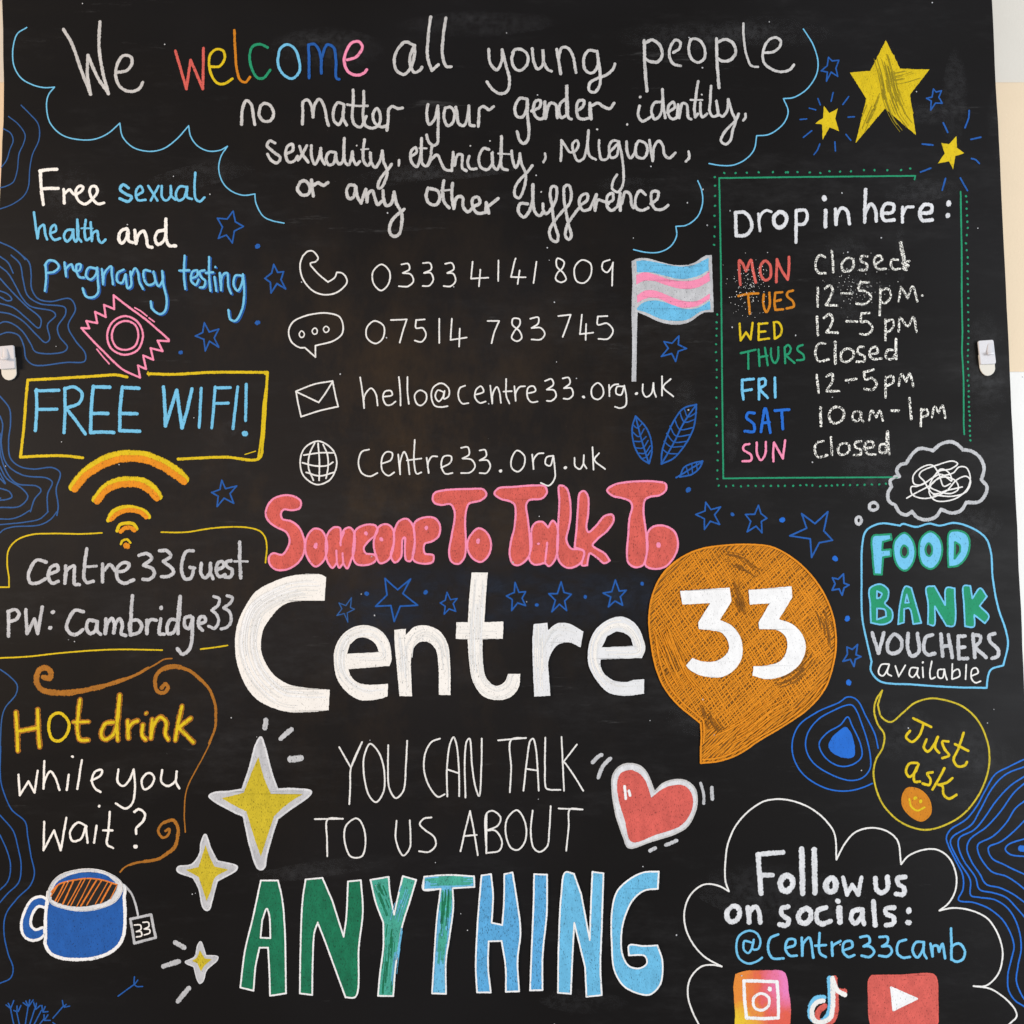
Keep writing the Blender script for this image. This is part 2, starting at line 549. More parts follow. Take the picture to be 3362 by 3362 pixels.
# specks of chalk dust round the opening hours
dust = Piece()
dust.layer = 12
for _ in range(230):
    r1 = rng.random()
    if r1 < .55:
        x, y = rng.gauss(1790, 70), rng.gauss(250, 110)
        dust.dot(x, y, rng.uniform(3, 7), 'X', (1680, 840, 2.3))
    else:
        x, y = rng.gauss(690, 110), rng.gauss(230, 80)
        dust.dot(x, y, rng.uniform(2.5, 6.5), 'X', (2520, 840, 2.3))
for _ in range(90):
    dust.dot(rng.uniform(0, 1932), rng.uniform(0, 1932), rng.uniform(1.6, 3.2), 'V', (0, 0, .5747))
o = dust.build('chalk_dust', board_root)
o['kind'] = 'stuff'

def empty(name, parent):
    o = bpy.data.objects.new(name, None)
    COL.objects.link(o)
    o.parent = parent
    return o

def draw(data):
    T = (0, 0, 2.3)
    key, width = 'W', 20
    pending_hatch = None
    off = None
    part = {'name': None, 'label': None, 'subs': []}
    def flush():
        if not part['name']:
            return
        own = part['subs'][0][1]
        subs = [q for q in part['subs'][1:] if q[1].f]
        if own.f:
            root = own.build(part['name'], board_root)
        elif len(subs) == 1:
            root = subs.pop()[1].build(part['name'], board_root)
        else:
            root = empty(part['name'], board_root)
        root['label'] = part['label']
        for nm, pc in subs:
            pc.build(nm, root)
    cur = None
    for line in data.strip().split('\n'):
        line = line.strip()
        if not line:
            continue
        c = line[0]
        if c == '#':
            flush()
            nm, lb = line[1:].split('|')
            cur = Piece()
            part = {'name': nm.strip(), 'label': lb.strip(), 'subs': [(None, cur)]}
            off = None
        elif c == '+':
            lay = cur.layer + 1
            cur = Piece(); cur.layer = lay
            part['subs'].append((line[1:].strip(), cur))
        elif c == 'T':
            a = [float(q) for q in line[1:].split()]
            T = (a[0], a[1], a[2] if len(a) > 2 else 2.3)
        elif c == 'k':
            _, nk, nw = line.split()
            if nk != key and cur:
                cur.layer += 1; cur.micro = 0
            key, width = nk, float(nw)
        elif c == 'o':
            a = line.split()
            cur.layer += 3 if a[3] != '0' else 0
            off = None if a[3] == '0' else (float(a[1]), float(a[2]), a[3], float(a[4]) if len(a) > 4 else 0)
        elif c == 'd':
            a = [float(q) for q in line[1:].split()]
            for x, y in zip(a[::2], a[1::2]):
                if part['name'] == 'dot' and cur.f:
                    cur = Piece()
                    part['subs'].append(('dot_mark', cur))
                if off:
                    cur.dot(x + off[0], y + off[1], width + off[3], off[2], T)
                    cur.layer += 1
                cur.dot(x, y, width, key, T)
                if off:
                    cur.layer -= 1
        elif c == 'h':
            a = line.split()
            pending_hatch = (a[1], float(a[2]), float(a[3]), float(a[4]))
        elif c == 'f':
            polys = [closed_path(q)[0] for q in line[1:].split('|')]
            if pending_hatch:
                hk, hw, ha, hs = pending_hatch
                pending_hatch = None
                cur.layer += 1; cur.micro = 0
                for st in hatch(polys[0], ha, hs):
                    cur.ribbon(catmull(st, step=30), hw * rng.uniform(.7, 1.3), hk, T)
                cur.layer += 3; cur.micro = 0
            else:
                cur.fill(polys, key, T)
        elif c == 'b':
            _, fk, rest = line.split(' ', 2)
            res = [closed_path(q) for q in rest.split('|')]
            if fk == 'K':
                cur.layer += 2
            cur.fill([r[0] for r in res], fk, T)
            cur.layer += 1
            for path, pieces in res:
                if pieces is None:
                    cur.ribbon(path, width, key, T, closed=True)
                else:
                    for q in pieces:
                        cur.ribbon(q, width, key, T)
            cur.layer -= 1 if fk != 'K' else 3
        elif c == 'l':
            cur.layer += int(line[1:]); cur.micro = 0
        elif c == 'r':
            # brush lines: several thin strokes side by side along one path
            _, rk, rw, spread, cnt, rest = line.split(' ', 5)
            rw, spread, cnt = float(rw), float(spread), int(cnt)
            for stroke in parse_pts(rest):
                pts = []
                for seg in stroke:
                    if pts:
                        seg = [pts[-1]] + seg
                    q = catmull(seg)
                    pts += q if not pts else q[1:]
                for _ in range(cnt):
                    o_ = rng.uniform(-spread, spread)
                    i0 = int(len(pts) * rng.uniform(0, .6)); i1 = min(len(pts) - 1, i0 + max(4, int(len(pts) * rng.uniform(.15, .6))))
                    q = []
                    for i in range(i0, i1):
                        a, b2 = pts[max(0, i - 2)], pts[min(len(pts) - 1, i + 2)]
                        dx, dy = b2[0] - a[0], b2[1] - a[1]
                        l_ = math.hypot(dx, dy) or 1
                        q.append((pts[i][0] - dy / l_ * o_, pts[i][1] + dx / l_ * o_))
                    if len(q) > 2:
                        cur.ribbon(q, rw * rng.uniform(.5, 1.4), rk, T)
            cur.layer += 1; cur.micro = 0
        elif c == 'z':
            path, pieces = closed_path(line[1:])
            if pieces is None:
                cur.ribbon(path, width, key, T, closed=True)
            else:
                for q in pieces:
                    cur.ribbon(q, width, key, T)
        else:
            if part['name'] in ('contour_lines', 'rounded_frame', 'cloud_outline') and cur.f:
                lay = cur.layer
                cur = Piece(); cur.layer = lay
                part['subs'].append((part['name'].split('_')[0] + '_line', cur))
            if part['subs'][-1][0] in ('ray', 'shake_mark', 'seed') and cur.f:
                lay = cur.layer
                cur = Piece(); cur.layer = lay
                part['subs'].append((part['subs'][-1][0], cur))
            for stroke in parse_pts(line):
                last = None
                for seg in stroke:
                    if last:
                        seg = [last] + seg
                    last = seg[-1]
                    if len(seg) < 2:
                        continue
                    path = catmull(seg)
                    if off:
                        cur.ribbon([(x + off[0], y + off[1]) for x, y in path], width + off[3], off[2], T, z=1.2e-5 + cur.micro * 1e-8)
                    cur.ribbon(path, width, key, T)
    flush()

# T: where the enlarged view that the numbers were measured in starts and its scale; k: pen and width;
# '#': a part and its label; '+': a sub-part; b: filled shape with outline; f: filled shape; h: hatching; z: closed line; d: dots
MARKS = '''
T 0 0
# lettering | large grey chalk and rainbow lettering reading We welcome all young people
+ word
k W 25
480 222 545 335 610 520 685 712 / 660 560 665 418 / 735 580 820 708 / 775 540 748 350 755 165
k W 24
885 548 960 530 998 475 985 428 930 422 888 480 874 565 895 640 950 684 1010 690 1055 665 1078 622
+ word
k R 22
1325 385 1370 540 1408 672 / 1440 455 / 1485 560 1532 672 / 1535 520 1537 365
k Y 20
1590 505 1660 500 1698 440 1685 385 1635 373 1588 415 1580 490 1605 585 1650 632 1700 632 1755 595
k q 20
1770 230 1778 400 1790 530 1815 605 1855 622 1888 583
T 840 0
k G 21
90 360 30 335 -20 350 -45 410 -30 520 15 590 60 590 108 530
k B 21
165 460 185 370 235 338 290 365 325 450 330 540 275 595 215 570 175 510 165 460
k D 22
402 590 403 480 398 340 / 440 335 485 400 495 555 / 500 440 540 340 590 365 605 470 610 595 630 600
k P 23
690 455 760 430 805 360 780 318 725 325 680 400 668 470 700 545 770 570 815 555 838 528
+ word
k W 24
1195 345 1130 320 1075 370 1045 460 1065 535 1120 565 1160 530 1195 440 1200 345 / 1165 430 1175 520 1200 550 1235 535 1255 510
1320 130 1300 300 1298 440 1330 535 / 1378 490
1435 138 1415 280 1410 420 1440 505 1475 505
+ word
k W 23
1758 375 1770 480 1820 530 1855 470 1860 378 / 1890 500 1915 600 1900 690 1850 710 1790 680 1745 620
T 1680 0
15 400 0 450 20 515 65 535 115 490 120 420 80 380 30 375 5 400
155 370 165 460 195 525 230 500 240 430 / 235 375 245 480 275 530 300 540
340 375 355 470 370 560 / 355 430 385 360 430 370 465 440 485 550
635 390 585 382 545 440 555 530 605 555 650 500 645 390 / 665 540 665 640 625 700 585 685 590 630 640 598 720 565 765 525 778 485
+ word
k W 25
1000 310 1005 500 1020 690
1000 330 1060 305 1120 350 1135 420 1100 470 1040 465 1005 445
k W 22
1220 400 1265 370 1270 320 1235 305 1200 350 1190 430 1220 485 1275 500
1350 300 1335 380 1360 450 1410 475 1455 440 1455 370 1420 310 1370 295 1350 310
k W 24
1545 295 1550 480 1565 665
1555 320 1610 300 1670 330 1690 400 1650 455 1590 465 1555 445
k W 18
1748 180 1752 300 1775 430 1810 500 1858 508
k W 21
T 2520 0
-30 402 40 395 90 355 98 315 65 287 15 300 -22 350 -38 420 -22 485 40 530 110 545 165 530 197 492
# lettering | grey chalk joined handwriting reading no matter your gender identity
+ word
T 0 0
k W 24
1825 940 1830 830 1860 760 1895 785 1915 890 1925 940
T 840 0
35 800 25 870 60 915 110 910 135 860 110 800 65 780 35 800
+ word
k W 23
352 938 355 840 358 770 390 755 420 800 432 885 / 445 790 480 750 515 800 535 900 550 948
655 785 620 775 588 830 590 910 625 940 655 890 665 790 / 660 890 685 945
735 680 735 780 728 880 745 940 790 960 835 880
815 690 815 780 810 880 830 950 880 968 930 940 940 870 915 820 885 860 900 930 950 960 985 950
k W 18
690 790 760 800 845 800
k W 23
990 985 1000 900 1003 830 1030 805 1070 820 1108 815
+ word
1300 790 1290 870 1310 940 1350 900 1375 800 / 1378 880 1375 1000 1370 1085 1340 1100 1305 1070 1290 1020
1430 815 1420 890 1450 950 1490 920 1500 850 1470 810 1435 815
1510 810 1520 850 1530 930 1570 950 1600 880 1608 800 / 1610 880 1620 945 1650 950
1680 955 1685 880 1690 820 1720 805 1760 830 1795 805
+ word
T 1680 0
k W 24
115 750 60 745 25 810 40 880 80 885 110 830 118 755 / 120 880 130 980 120 1060 90 1085 60 1060 40 995
150 840 210 810 215 760 180 765 165 820 180 880 215 900 245 890 / 250 770 / 255 860 255 895 / 290 780 330 790 345 890
415 745 370 780 355 840 375 890 415 870 / 415 645 420 780 430 890 450 900
490 840 540 800 545 760 505 765 490 820 505 890 545 900 590 890 / 590 780 / 600 900
600 800 650 780 690 805 740 820 773 780
# lettering | grey chalk joined handwriting reading identity
+ word
k W 22
d 970 733
965 800 955 870 985 915 1040 890 1065 870
1130 770 1080 775 1055 840 1080 900 1120 870 1140 770 1138 675 / 1145 800 1160 890
1175 850 1230 810 1220 770 1185 800 1185 870 1215 900 1250 885 / 1255 790 / 1265 890 / 1290 780 1320 790 1335 890 1355 900
1408 615 1392 720 1380 820 1385 885 / 1405 860
k W 14
1350 755 1440 755
d 1435 715
k W 21
1425 775 1425 840 1440 885 1475 860
1505 650 1500 750 1495 840 1520 880 1560 870 / 1545 760 1560 850
1560 860 1590 880 1625 840 1635 750 / 1665 850 1690 910 1670 980 1650 1060 1615 1090 1580 1065 1600 1010 1640 960 1690 910 1715 860
k W 19
1765 860 1765 885 1748 910
d 872 940
# lettering | grey chalk joined handwriting reading sexuality ethnicity religion
T 840 0
+ word
k W 23
145 1080 105 1065 85 1100 130 1145 185 1190 160 1230 115 1210 88 1165
235 1160 280 1135 275 1090 240 1105 225 1170 250 1225 290 1215 315 1180
330 1105 350 1160 395 1225
385 1100 350 1165 320 1210
420 1100 420 1180 445 1240 480 1180 490 1120 / 495 1190 520 1240
600 1150 555 1150 530 1200 550 1245 585 1235 605 1160 / 610 1210 630 1240 655 1220 665 1130 668 1045 / 665 1150 675 1225 700 1245 720 1200 730 1145 / 735 1200 760 1245 785 1220
820 1055 810 1150 815 1220 845 1250 870 1220 / 865 1150 870 1220 900 1265 935 1220 955 1140 / 965 1220 990 1280 985 1340 950 1415 925 1420 930 1370 970 1310 1005 1270 1025 1240
k W 13
795 1130 850 1125
d 762 1100
k W 20
1082 1210 1080 1250
+ word
k W 22
1175 1180 1215 1150 1205 1115 1170 1150 1175 1220 1215 1260 1240 1200 1252 1045 / 1250 1170 1260 1240 1290 1255 1310 1220
k W 14
1235 1120 1290 1120
k W 22
1330 1100 1320 1180 1300 1250 / 1330 1200 1370 1170 1400 1230 1430 1280 1480 1290 / 1490 1150 / 1500 1250 / 1525 1170 1555 1170 1560 1270 1590 1290
1610 1180 1600 1230 1620 1275 1665 1275
1760 1130 1720 1120 1685 1190 1700 1265 1750 1280 1790 1230 / 1785 1150 1790 1250 1820 1280 1850 1200 1855 1030 / 1850 1200 1860 1270 1900 1285
k W 13
d 1620 1102 1768 1065
k W 14
1830 1160 1930 1165
T 1680 0
k W 22
0 1140 5 1200 30 1265 55 1220 62 1160 / 75 1240 105 1310 90 1430 55 1495 25 1480 25 1420 60 1360 110 1310 155 1250
k W 19
250 1160 255 1190 240 1225
+ word
k W 20
370 1215 375 1140 375 1060 / 410 1110 440 1150 480 1140 505 1090 490 1060 460 1090 470 1160 500 1215 540 1200 565 1120 580 985 / 575 1110 590 1180 635 1205
660 1060 660 1130 680 1205 720 1200 740 1150 / 805 1070 760 1065 735 1110 750 1190 790 1180 810 1070 / 835 1200 845 1320 835 1410 800 1450 760 1425 765 1370 795 1320
k W 16
d 645 978
k W 22
868 1070 870 1140 895 1195 930 1150 940 1090
940 1090 960 1065 1010 1085 1025 1140 995 1195 945 1180 935 1120 945 1085
1040 1060 1050 1130 1065 1215 / 1075 1110 1110 1065 1140 1100 1155 1170 1190 1195 1235 1155
k W 20
1335 1145 1340 1190 1315 1220
# lettering | grey chalk joined handwriting reading or any other difference
T 840 0
+ word
k W 26
335 1375 315 1430 355 1475 400 1460 405 1400 370 1365 335 1375
420 1360 425 1420 435 1480
435 1400 470 1380 510 1400 545 1380
+ word
k W 25
745 1400 705 1400 685 1450 705 1500 735 1490 755 1410 / 765 1480 795 1535 / 830 1430 / 840 1525 / 850 1460 880 1440 900 1500 920 1545 950 1520
960 1440 965 1500 985 1555 1020 1540 1045 1450 / 1060 1530 1100 1610 1100 1700 1080 1770 1040 1785 1010 1750 1020 1680 1060 1630 1120 1580
+ word
1300 1420 1285 1480 1315 1540 1365 1545 1390 1490 1370 1440 1310 1425
1420 1365 1410 1440 1425 1530 1460 1570
k W 16
1400 1440 1465 1435
k W 25
1485 1385 1480 1480 1495 1575 / 1520 1490 1560 1490 1565 1560 1600 1600 1650 1560
1640 1560 1690 1535 1680 1490 1640 1500 1640 1570 1675 1610 1735 1605 / 1740 1530 / 1760 1610
1750 1560 1790 1530 1830 1500
+ word
T 1680 0
k W 25
120 1540 65 1540 50 1600 90 1640 130 1600 160 1500 160 1395 / 160 1520 175 1600 210 1630 240 1600
k W 14
d 222 1450
k W 23
235 1540 240 1590 260 1615 310 1560 340 1480 335 1415 305 1410 290 1460 305 1560 320 1680 350 1780 340 1825 300 1810 285 1750 310 1690 380 1600 435 1540 450 1460 430 1400 400 1410 395 1500 410 1600 430 1700 450 1780 430 1810 405 1780 420 1700 470 1620 520 1560
520 1550 570 1510 570 1465 525 1480 510 1540 540 1590 590 1580 / 640 1470 / 625 1560 630 1590 / 650 1510 690 1520 730 1540
730 1530 765 1510 760 1460 725 1480 720 1560 755 1590 800 1560 / 820 1460 / 820 1590
830 1540 860 1450 895 1470 905 1550 920 1570
1010 1470 970 1440 935 1500 940 1570 980 1590 1030 1570
1050 1540 1100 1500 1105 1450 1060 1450 1055 1520 1085 1580 1140 1580 1180 1550
# cloud_outline | thin light blue scalloped cloud line round the welcome message
T 0 0
k B 10
202 208 130 258 97 380 107 500 160 590 250 642 335 662 412 658 / 365 720 352 810 380 930 470 1020 600 1055 720 1050 820 1005 905 930 / 925 1030 1000 1110 1120 1143 1230 1125 1330 1055 1425 950 / 1440 1030 1490 1100 1570 1140 1660 1135 1718 1105 / 1670 1180 1652 1280 1690 1390 1760 1450 1840 1475 1925 1465 / 1932 1530 1985 1630 2050 1665 2145 1685
T 1680 0
1405 1365 1435 1440 1440 1540 1400 1640 1320 1700 1240 1710 / 1245 1780 1200 1860 1110 1905 1010 1905 920 1885
1490 1235 1580 1250 1680 1245 1770 1200 1830 1130 1850 1025 / 1932 1018 1990 990 2062 920 2087 840 2052 745 / 2132 735 2232 670 2302 560 2312 460 2272 330 2232 265 2202 220
# contour_lines | faint dark blue wavy contour lines in the upper left corner
T 0 0
k E 9
160 795 220 855 285 930 300 1000 290 1070 245 1170 225 1280 215 1410 180 1480 90 1545 0 1578
65 880 140 940 190 1020 180 1080 145 1160 130 1290 100 1375 50 1405 0 1418
25 972 80 1005 100 1060 75 1130 50 1210 10 1265
# lettering | cream and light blue lettering reading Free sexual health and pregnancy testing
T 0 0
+ word
k C 25
305 1290 312 1420 328 1545
300 1292 360 1282 430 1278
330 1425 440 1422
k C 22
482 1430 486 1535
487 1465 525 1432 560 1468 610 1448 628 1415 600 1405 573 1440 590 1510 640 1542 700 1500 735 1450 725 1410 690 1410 678 1450 700 1505 740 1540 785 1532
+ word
k B 23
972 1420 930 1395 908 1430 950 1465 995 1490 970 1522 905 1500
k B 19
1035 1475 1080 1445 1060 1405 1028 1445 1040 1510 1100 1510
1120 1405 1190 1515
1198 1405 1140 1515
1222 1405 1225 1490 1255 1515 1290 1480 1290 1405 / 1295 1480 1325 1508
1405 1412 1360 1410 1328 1465 1345 1513 1385 1500 1415 1412 / 1415 1490 1450 1503
1475 1305 1470 1420 1478 1500 1508 1522 1545 1492
+ word
k B 20
258 1605 270 1700 285 1800 / 300 1720 330 1700 343 1770 357 1808
380 1765 425 1740 415 1700 388 1720 385 1780 415 1812 455 1800
545 1735 505 1740 485 1790 508 1825 540 1790 555 1735 / 558 1800 575 1825 592 1780 585 1660 / 590 1790 615 1825
648 1662 640 1760 655 1815 690 1790
k B 14
615 1725 700 1725
k B 20
685 1680 695 1820 / 705 1760 735 1745 745 1810 768 1835 798 1810
+ word
k C 25
960 1728 915 1745 898 1800 920 1838 955 1800 968 1740 / 975 1820 1005 1832
1018 1740 1028 1840 / 1050 1770 1085 1745 1105 1790 1120 1860 1150 1868
1240 1740 1195 1750 1172 1800 1195 1848 1240 1815 1255 1730 1253 1655 / 1258 1810 1280 1855 1328 1858
# star_outline | dark blue outlined star beside the words health and
k D 12
z 1760 1595 / 1778 1675 / 1838 1710 / 1770 1745 / 1755 1835 / 1710 1775 / 1650 1800 / 1680 1715 / 1642 1648 / 1715 1655 /

# star_drawing | large solid yellow five pointed star scribbled in chalk pen
T 2520 0
k Y 10
f 893 305 / 1000 518 / 1222 525 / 1075 715 / 1120 1020 / 885 820 / 665 1080 / 745 745 / 622 548 / 775 535 /
h Y 8 75 14
f 893 305 / 1000 518 / 1222 525 / 1075 715 / 1120 1020 / 885 820 / 665 1080 / 745 745 / 622 548 / 775 535 /
r u 5 75 34 860 420 900 560 930 700 990 860 1060 960
r u 4 60 12 900 620 1020 600 1150 560
r u 4 40 10 830 700 760 860 700 1000
# star_drawing | small solid yellow star with blue rays left of the large star
k Y 10
f 425 800 / 468 855 / 530 820 / 512 895 / 540 990 / 468 962 / 415 1055 / 413 940 / 360 932 / 420 890 /
+ ray
k D 11
495 698 480 765
612 730 568 790
608 885 655 882
592 1015 628 1060
508 1072 512 1140
394 1088 375 1135 350 1168
333 988 270 1038
245 903 295 898
315 817 363 830
380 745 398 792
# star_drawing | small solid yellow star with blue rays below and right of the large star
k Y 10
f 1425 1028 / 1430 1115 / 1485 1157 / 1418 1180 / 1400 1278 / 1370 1218 / 1285 1235 / 1338 1160 / 1312 1080 / 1370 1090 /
+ ray
k D 13
1326 928 1360 1000
1522 835 1518 890 1490 966
1535 1053 1610 1037
1540 1198 1570 1207 1598 1235
1455 1345 1508 1440
1343 1348 1318 1437
1232 1270 1155 1300
1168 1088 1248 1096
# star_outline | small dark blue outlined star left of the large yellow star
k D 11
z 460 433 / 487 460 / 538 455 / 516 515 / 530 577 / 480 545 / 445 613 / 452 545 / 405 535 / 450 497 /
# star_outline | small dark blue outlined star right of the large yellow star
z 1252 672 / 1273 695 / 1313 685 / 1293 735 / 1320 780 / 1268 778 / 1232 832 / 1236 762 / 1200 742 / 1242 733 /
# ruled_border | green ruled line and dotted line round the opening hours
k G 13
T 1680 0
1567 1345 1570 1500 1578 1932 1584 2400 1590 3000 1598 3613
1567 1345 1932 1340 3047 1328 / 3042 1355
T 2520 0
1458 1448 1462 1700 1466 1932 1466 2230 1471 2530 1468 2640 1479 2850 1482 3230 1485 3280
T 2520 840
-335 1681 0 1677 980 1672
+ dotted_line
k G 18
T 1680 0
d 1605 1307 1690 1307 1775 1305 1865 1302 1972 1300 2070 1302 2085 1302 2157 1300 2250 1303 2330 1307 2399 1294 2479 1297 2562 1295 2659 1286 2739 1286 2836 1286 2940 1285 3009 1273
d 1533 1338 1535 1403 1535 1480 1535 1555 1531 1630 1534 1714 1530 1786 1528 1850
T 2520 0
d 1498 1482 1504 1525 1502 1576 1505 1628 1508 1675 1511 1722 1504 1776 1497 1838 1503 1890
T 2520 840
d 1511 12 1510 60 1509 117 1511 172 1511 215 1514 268 1515 320 1512 373 1514 425 1515 482 1516 527 1516 570 1517 620 1513 666 1513 712 1511 755 1513 802 1512 853 1518 902 1510 942 1518 981 1518 1023 1518 1063 1520 1105 1519 1140 1521 1175 1525 1205 1527 1243 1525 1285 1527 1322 1529 1358 1531 1394
d 25 1737 80 1737 130 1737 193 1737 247 1733 293 1731 338 1733 396 1740 442 1735 485 1735 527 1731 570 1731 622 1731 677 1731 732 1729 787 1727 843 1726 893 1721
# lettering | bold white lettering reading Drop in here
+ word
T 1680 0
k x 27
1690 1605 1695 1780 / 1770 1775 1810 1720 1800 1650 1755 1605 1690 1605
k x 20
1862 1615 1868 1690 1875 1745 / 1868 1670 1890 1610 1925 1590 1960 1600
T 2520 0
k x 31
z 95 1600 50 1640 55 1700 90 1720 135 1685 140 1630
k x 25
217 1590 215 1700 215 1830
220 1590 285 1590 300 1640 275 1690 220 1695
+ word
k x 30
438 1590 436 1712
k x 46
d 428 1498
k x 27
512 1580 517 1695 / 525 1620 560 1572 600 1595 617 1690
+ word
740 1432 735 1560 733 1678
740 1600 780 1540 812 1580 820 1670
862 1612 945 1600 950 1548 890 1542 862 1600 880 1662 955 1662
k x 24
1018 1565 1017 1678
1020 1620 1050 1568 1098 1562
k x 29
1150 1612 1235 1600 1235 1552 1180 1550 1148 1600 1168 1662 1242 1662
k x 46
d 1367 1537
k x 40
d 1360 1628
# lettering | rough white chalk lettering of the seven opening times from Monday to Sunday
T 2520 840
+ word
k H 19
435 10 395 -5 362 55 380 125 440 132
485 -40 492 40 497 125
z 605 18 560 60 575 115 620 115 650 70 640 25
755 5 710 5 705 40 750 65 745 105 695 105
815 60 865 30 850 0 815 10 805 60 840 100 895 98
985 30 940 30 935 80 960 105 1000 95
k H 30
1005 -98 1020 -20 1040 100
k H 20
1070 40 1020 55 1065 75 1020 90 1050 105
+ word
378 240 378 385
430 248 470 225 492 260 470 320 440 372 / 528 375
k H 16
555 283 635 285
k H 18
765 200 700 202 / 685 258 730 265 782 310 745 360 670 362
850 250 850 350 845 450
850 262 910 250 930 305 890 355 850 345
990 345 1005 235 / 1030 270 1055 320 / 1095 232 1115 280 1130 345
d 1168 300
+ word
k H 20
372 460 380 600
425 470 470 442 492 480 475 530 445 578 / 530 580
595 495 675 497
k H 18
770 430 710 435 / 705 500 750 495 792 545 755 592 695 590
890 480 890 640
890 500 940 483 952 525 915 572 885 565
990 572 1000 470 1045 525 / 1060 530 1100 465 1125 575
+ word
435 662 385 665 360 730 385 795 462 782
k H 22
510 650 510 815
k H 19
z 600 702 555 735 560 790 600 800 645 765 645 720
725 690 690 690 680 730 730 760 730 795 670 800
770 745 830 730 820 690 780 700 770 750 800 780 860 775
950 710 905 715 895 770 940 780 965 740 / 970 625 970 780
+ word
370 900 385 1035
442 912 485 892 490 940 445 1022 / 540 1022
590 940 670 930
800 860 728 878 / 738 935 785 922 822 965 790 1012 730 1005
890 915 890 1070
890 922 940 908 948 950 905 982
990 980 1010 895 1045 950 / 1070 890 1100 985
+ word
k H 22
398 1145 402 1285
k H 20
z 520 1140 468 1180 475 1250 520 1265 570 1225 570 1165
k H 17
700 1180 655 1180 640 1230 670 1250 700 1220 705 1185 / 705 1230 725 1255
765 1245 785 1170 820 1220 / 845 1170 870 1245
k H 20
930 1170 990 1170
1070 1075 1085 1235
k H 17
1160 1155 1155 1290
1160 1170 1200 1160 1208 1200 1160 1222
1240 1220 1260 1140 1290 1185 / 1320 1130 1340 1225
+ word
k H 19
422 1400 375 1410 355 1460 380 1520 450 1505
478 1370 485 1505
z 575 1415 535 1440 540 1495 580 1500 615 1470 610 1425
705 1400 665 1410 660 1440 700 1465 700 1500 650 1505
725 1455 800 1440 790 1405 745 1410 730 1460 760 1495 815 1500
905 1420 850 1430 850 1485 890 1485 / 905 1325 910 1400 915 1500
# thought_cloud | grey scalloped thought cloud with white scribble inside and two small bubbles
k V 27
z 1045 1568 / 1090 1500 1150 1455 1250 1470 / 1310 1420 1390 1405 1440 1430 1475 1465 / 1540 1475 1600 1520 1635 1600 1615 1690 / 1655 1740 1645 1800 1600 1855 1500 1862 / 1460 1922 1390 1942 1310 1915 / 1270 1970 1190 1993 1130 1975 1090 1930 / 1050 1957 1000 1940 965 1885 / 915 1850 910 1790 935 1745 / 925 1700 960 1670 995 1665 / 975 1620 1000 1580 1045 1568 /
+ scribble
k X 11
1050 1830 1120 1790 1230 1730 1300 1670 1400 1640 1445 1595 1500 1600 1530 1680 1500 1770 1400 1840 1270 1848 1220 1790 1240 1720 1330 1670 1420 1700 1440 1760 1380 1795 1270 1770 1225 1740 1290 1630 1380 1610 1435 1570 1400 1550 1280 1580 1160 1630 1145 1660 1180 1700 1250 1795 1360 1770 1470 1745
1380 1720 1330 1740 1290 1640 1240 1580 1160 1600 1100 1660 1105 1720 1160 1730 1240 1680 1310 1650 1390 1700 1370 1640 1310 1610 1240 1680 1130 1740 1085 1745 1090 1800 1160 1830 1240 1825 1350 1775 1430 1690 1500 1665 1532 1700 1500 1780 1400 1815 1250 1805
+ bubble
k V 24
z 798 1862 770 1880 775 1915 800 1920 828 1908 828 1878
T 2520 1680
z 687 38 668 55 672 85 690 95 706 78 704 48

# lettering | coloured capital lettering of the weekdays MON TUES WED THURS FRI SAT SUN
T 2400 820 2.684
+ word
k R 25
82 308 74 200 75 95 100 120 132 188 / 175 92 195 190 218 288
z 300 98 262 140 262 220 300 270 340 250 352 190 340 130
398 285 402 180 405 85 / 450 190 500 262 / 510 160 510 65
+ word
k q 22
65 408 150 390 240 385
150 395 158 480 165 565
288 395 284 480 310 548 338 500 338 380
390 380 382 460 390 525 ; 390 380 450 375 ; 390 455 438 442 ; 390 530 458 525
545 360 500 375 495 410 545 455 552 500 490 518
+ word
k Y 20
75 652 84 800 / 132 728 / 172 790 / 190 645
245 650 242 790
240 655 320 648 ; 245 725 302 720 ; 242 795 335 782
378 650 385 785
375 640 415 640 445 690 435 750 388 785
+ word
k G 20
85 912 215 882
150 895 152 1050
242 880 250 1025 ; 248 948 320 935 ; 298 865 322 1018
350 870 355 950 385 1000 412 960 415 860
472 860 476 1000
474 860 500 840 525 870 505 920 480 925 558 998
630 840 590 855 585 885 635 925 640 965 580 975
+ word
k B 25
98 1148 98 1240 108 1318
100 1148 198 1140 ; 105 1245 180 1232
245 1140 246 1318
245 1145 295 1140 300 1190 255 1225 322 1305
385 1130 388 1300
+ word
k L 26
205 1440 150 1440 135 1480 200 1540 200 1600 120 1600
262 1605 300 1400 345 1612 ; 275 1525 338 1522
385 1418 510 1410
445 1415 455 1580
+ word
k P 21
160 1712 115 1725 108 1762 175 1810 175 1855 100 1865
225 1700 228 1800 262 1855 300 1800 305 1695
372 1865 370 1780 378 1700 / 455 1840 / 475 1680
# ruled_dots | green dots down the left of the opening hours
T 1680 840
k G 17
d 1552 443 1547 502 1547 550 1546 603 1543 668 1542 728 1548 791 1548 860 1548 918 1546 996 1545 1071 1548 1155 1547 1215 1545 1279 1548 1359 1555 1415 1559 1482 1555 1545 1553 1620 1553 1685 1563 1735 1619 1741 1672 1735 1731 1741 1785 1736 1842 1738 1900 1738
# flag_drawing | wavy flag with light blue pink and grey white stripes on a grey pole
T 1680 840
+ stripe
k V 10
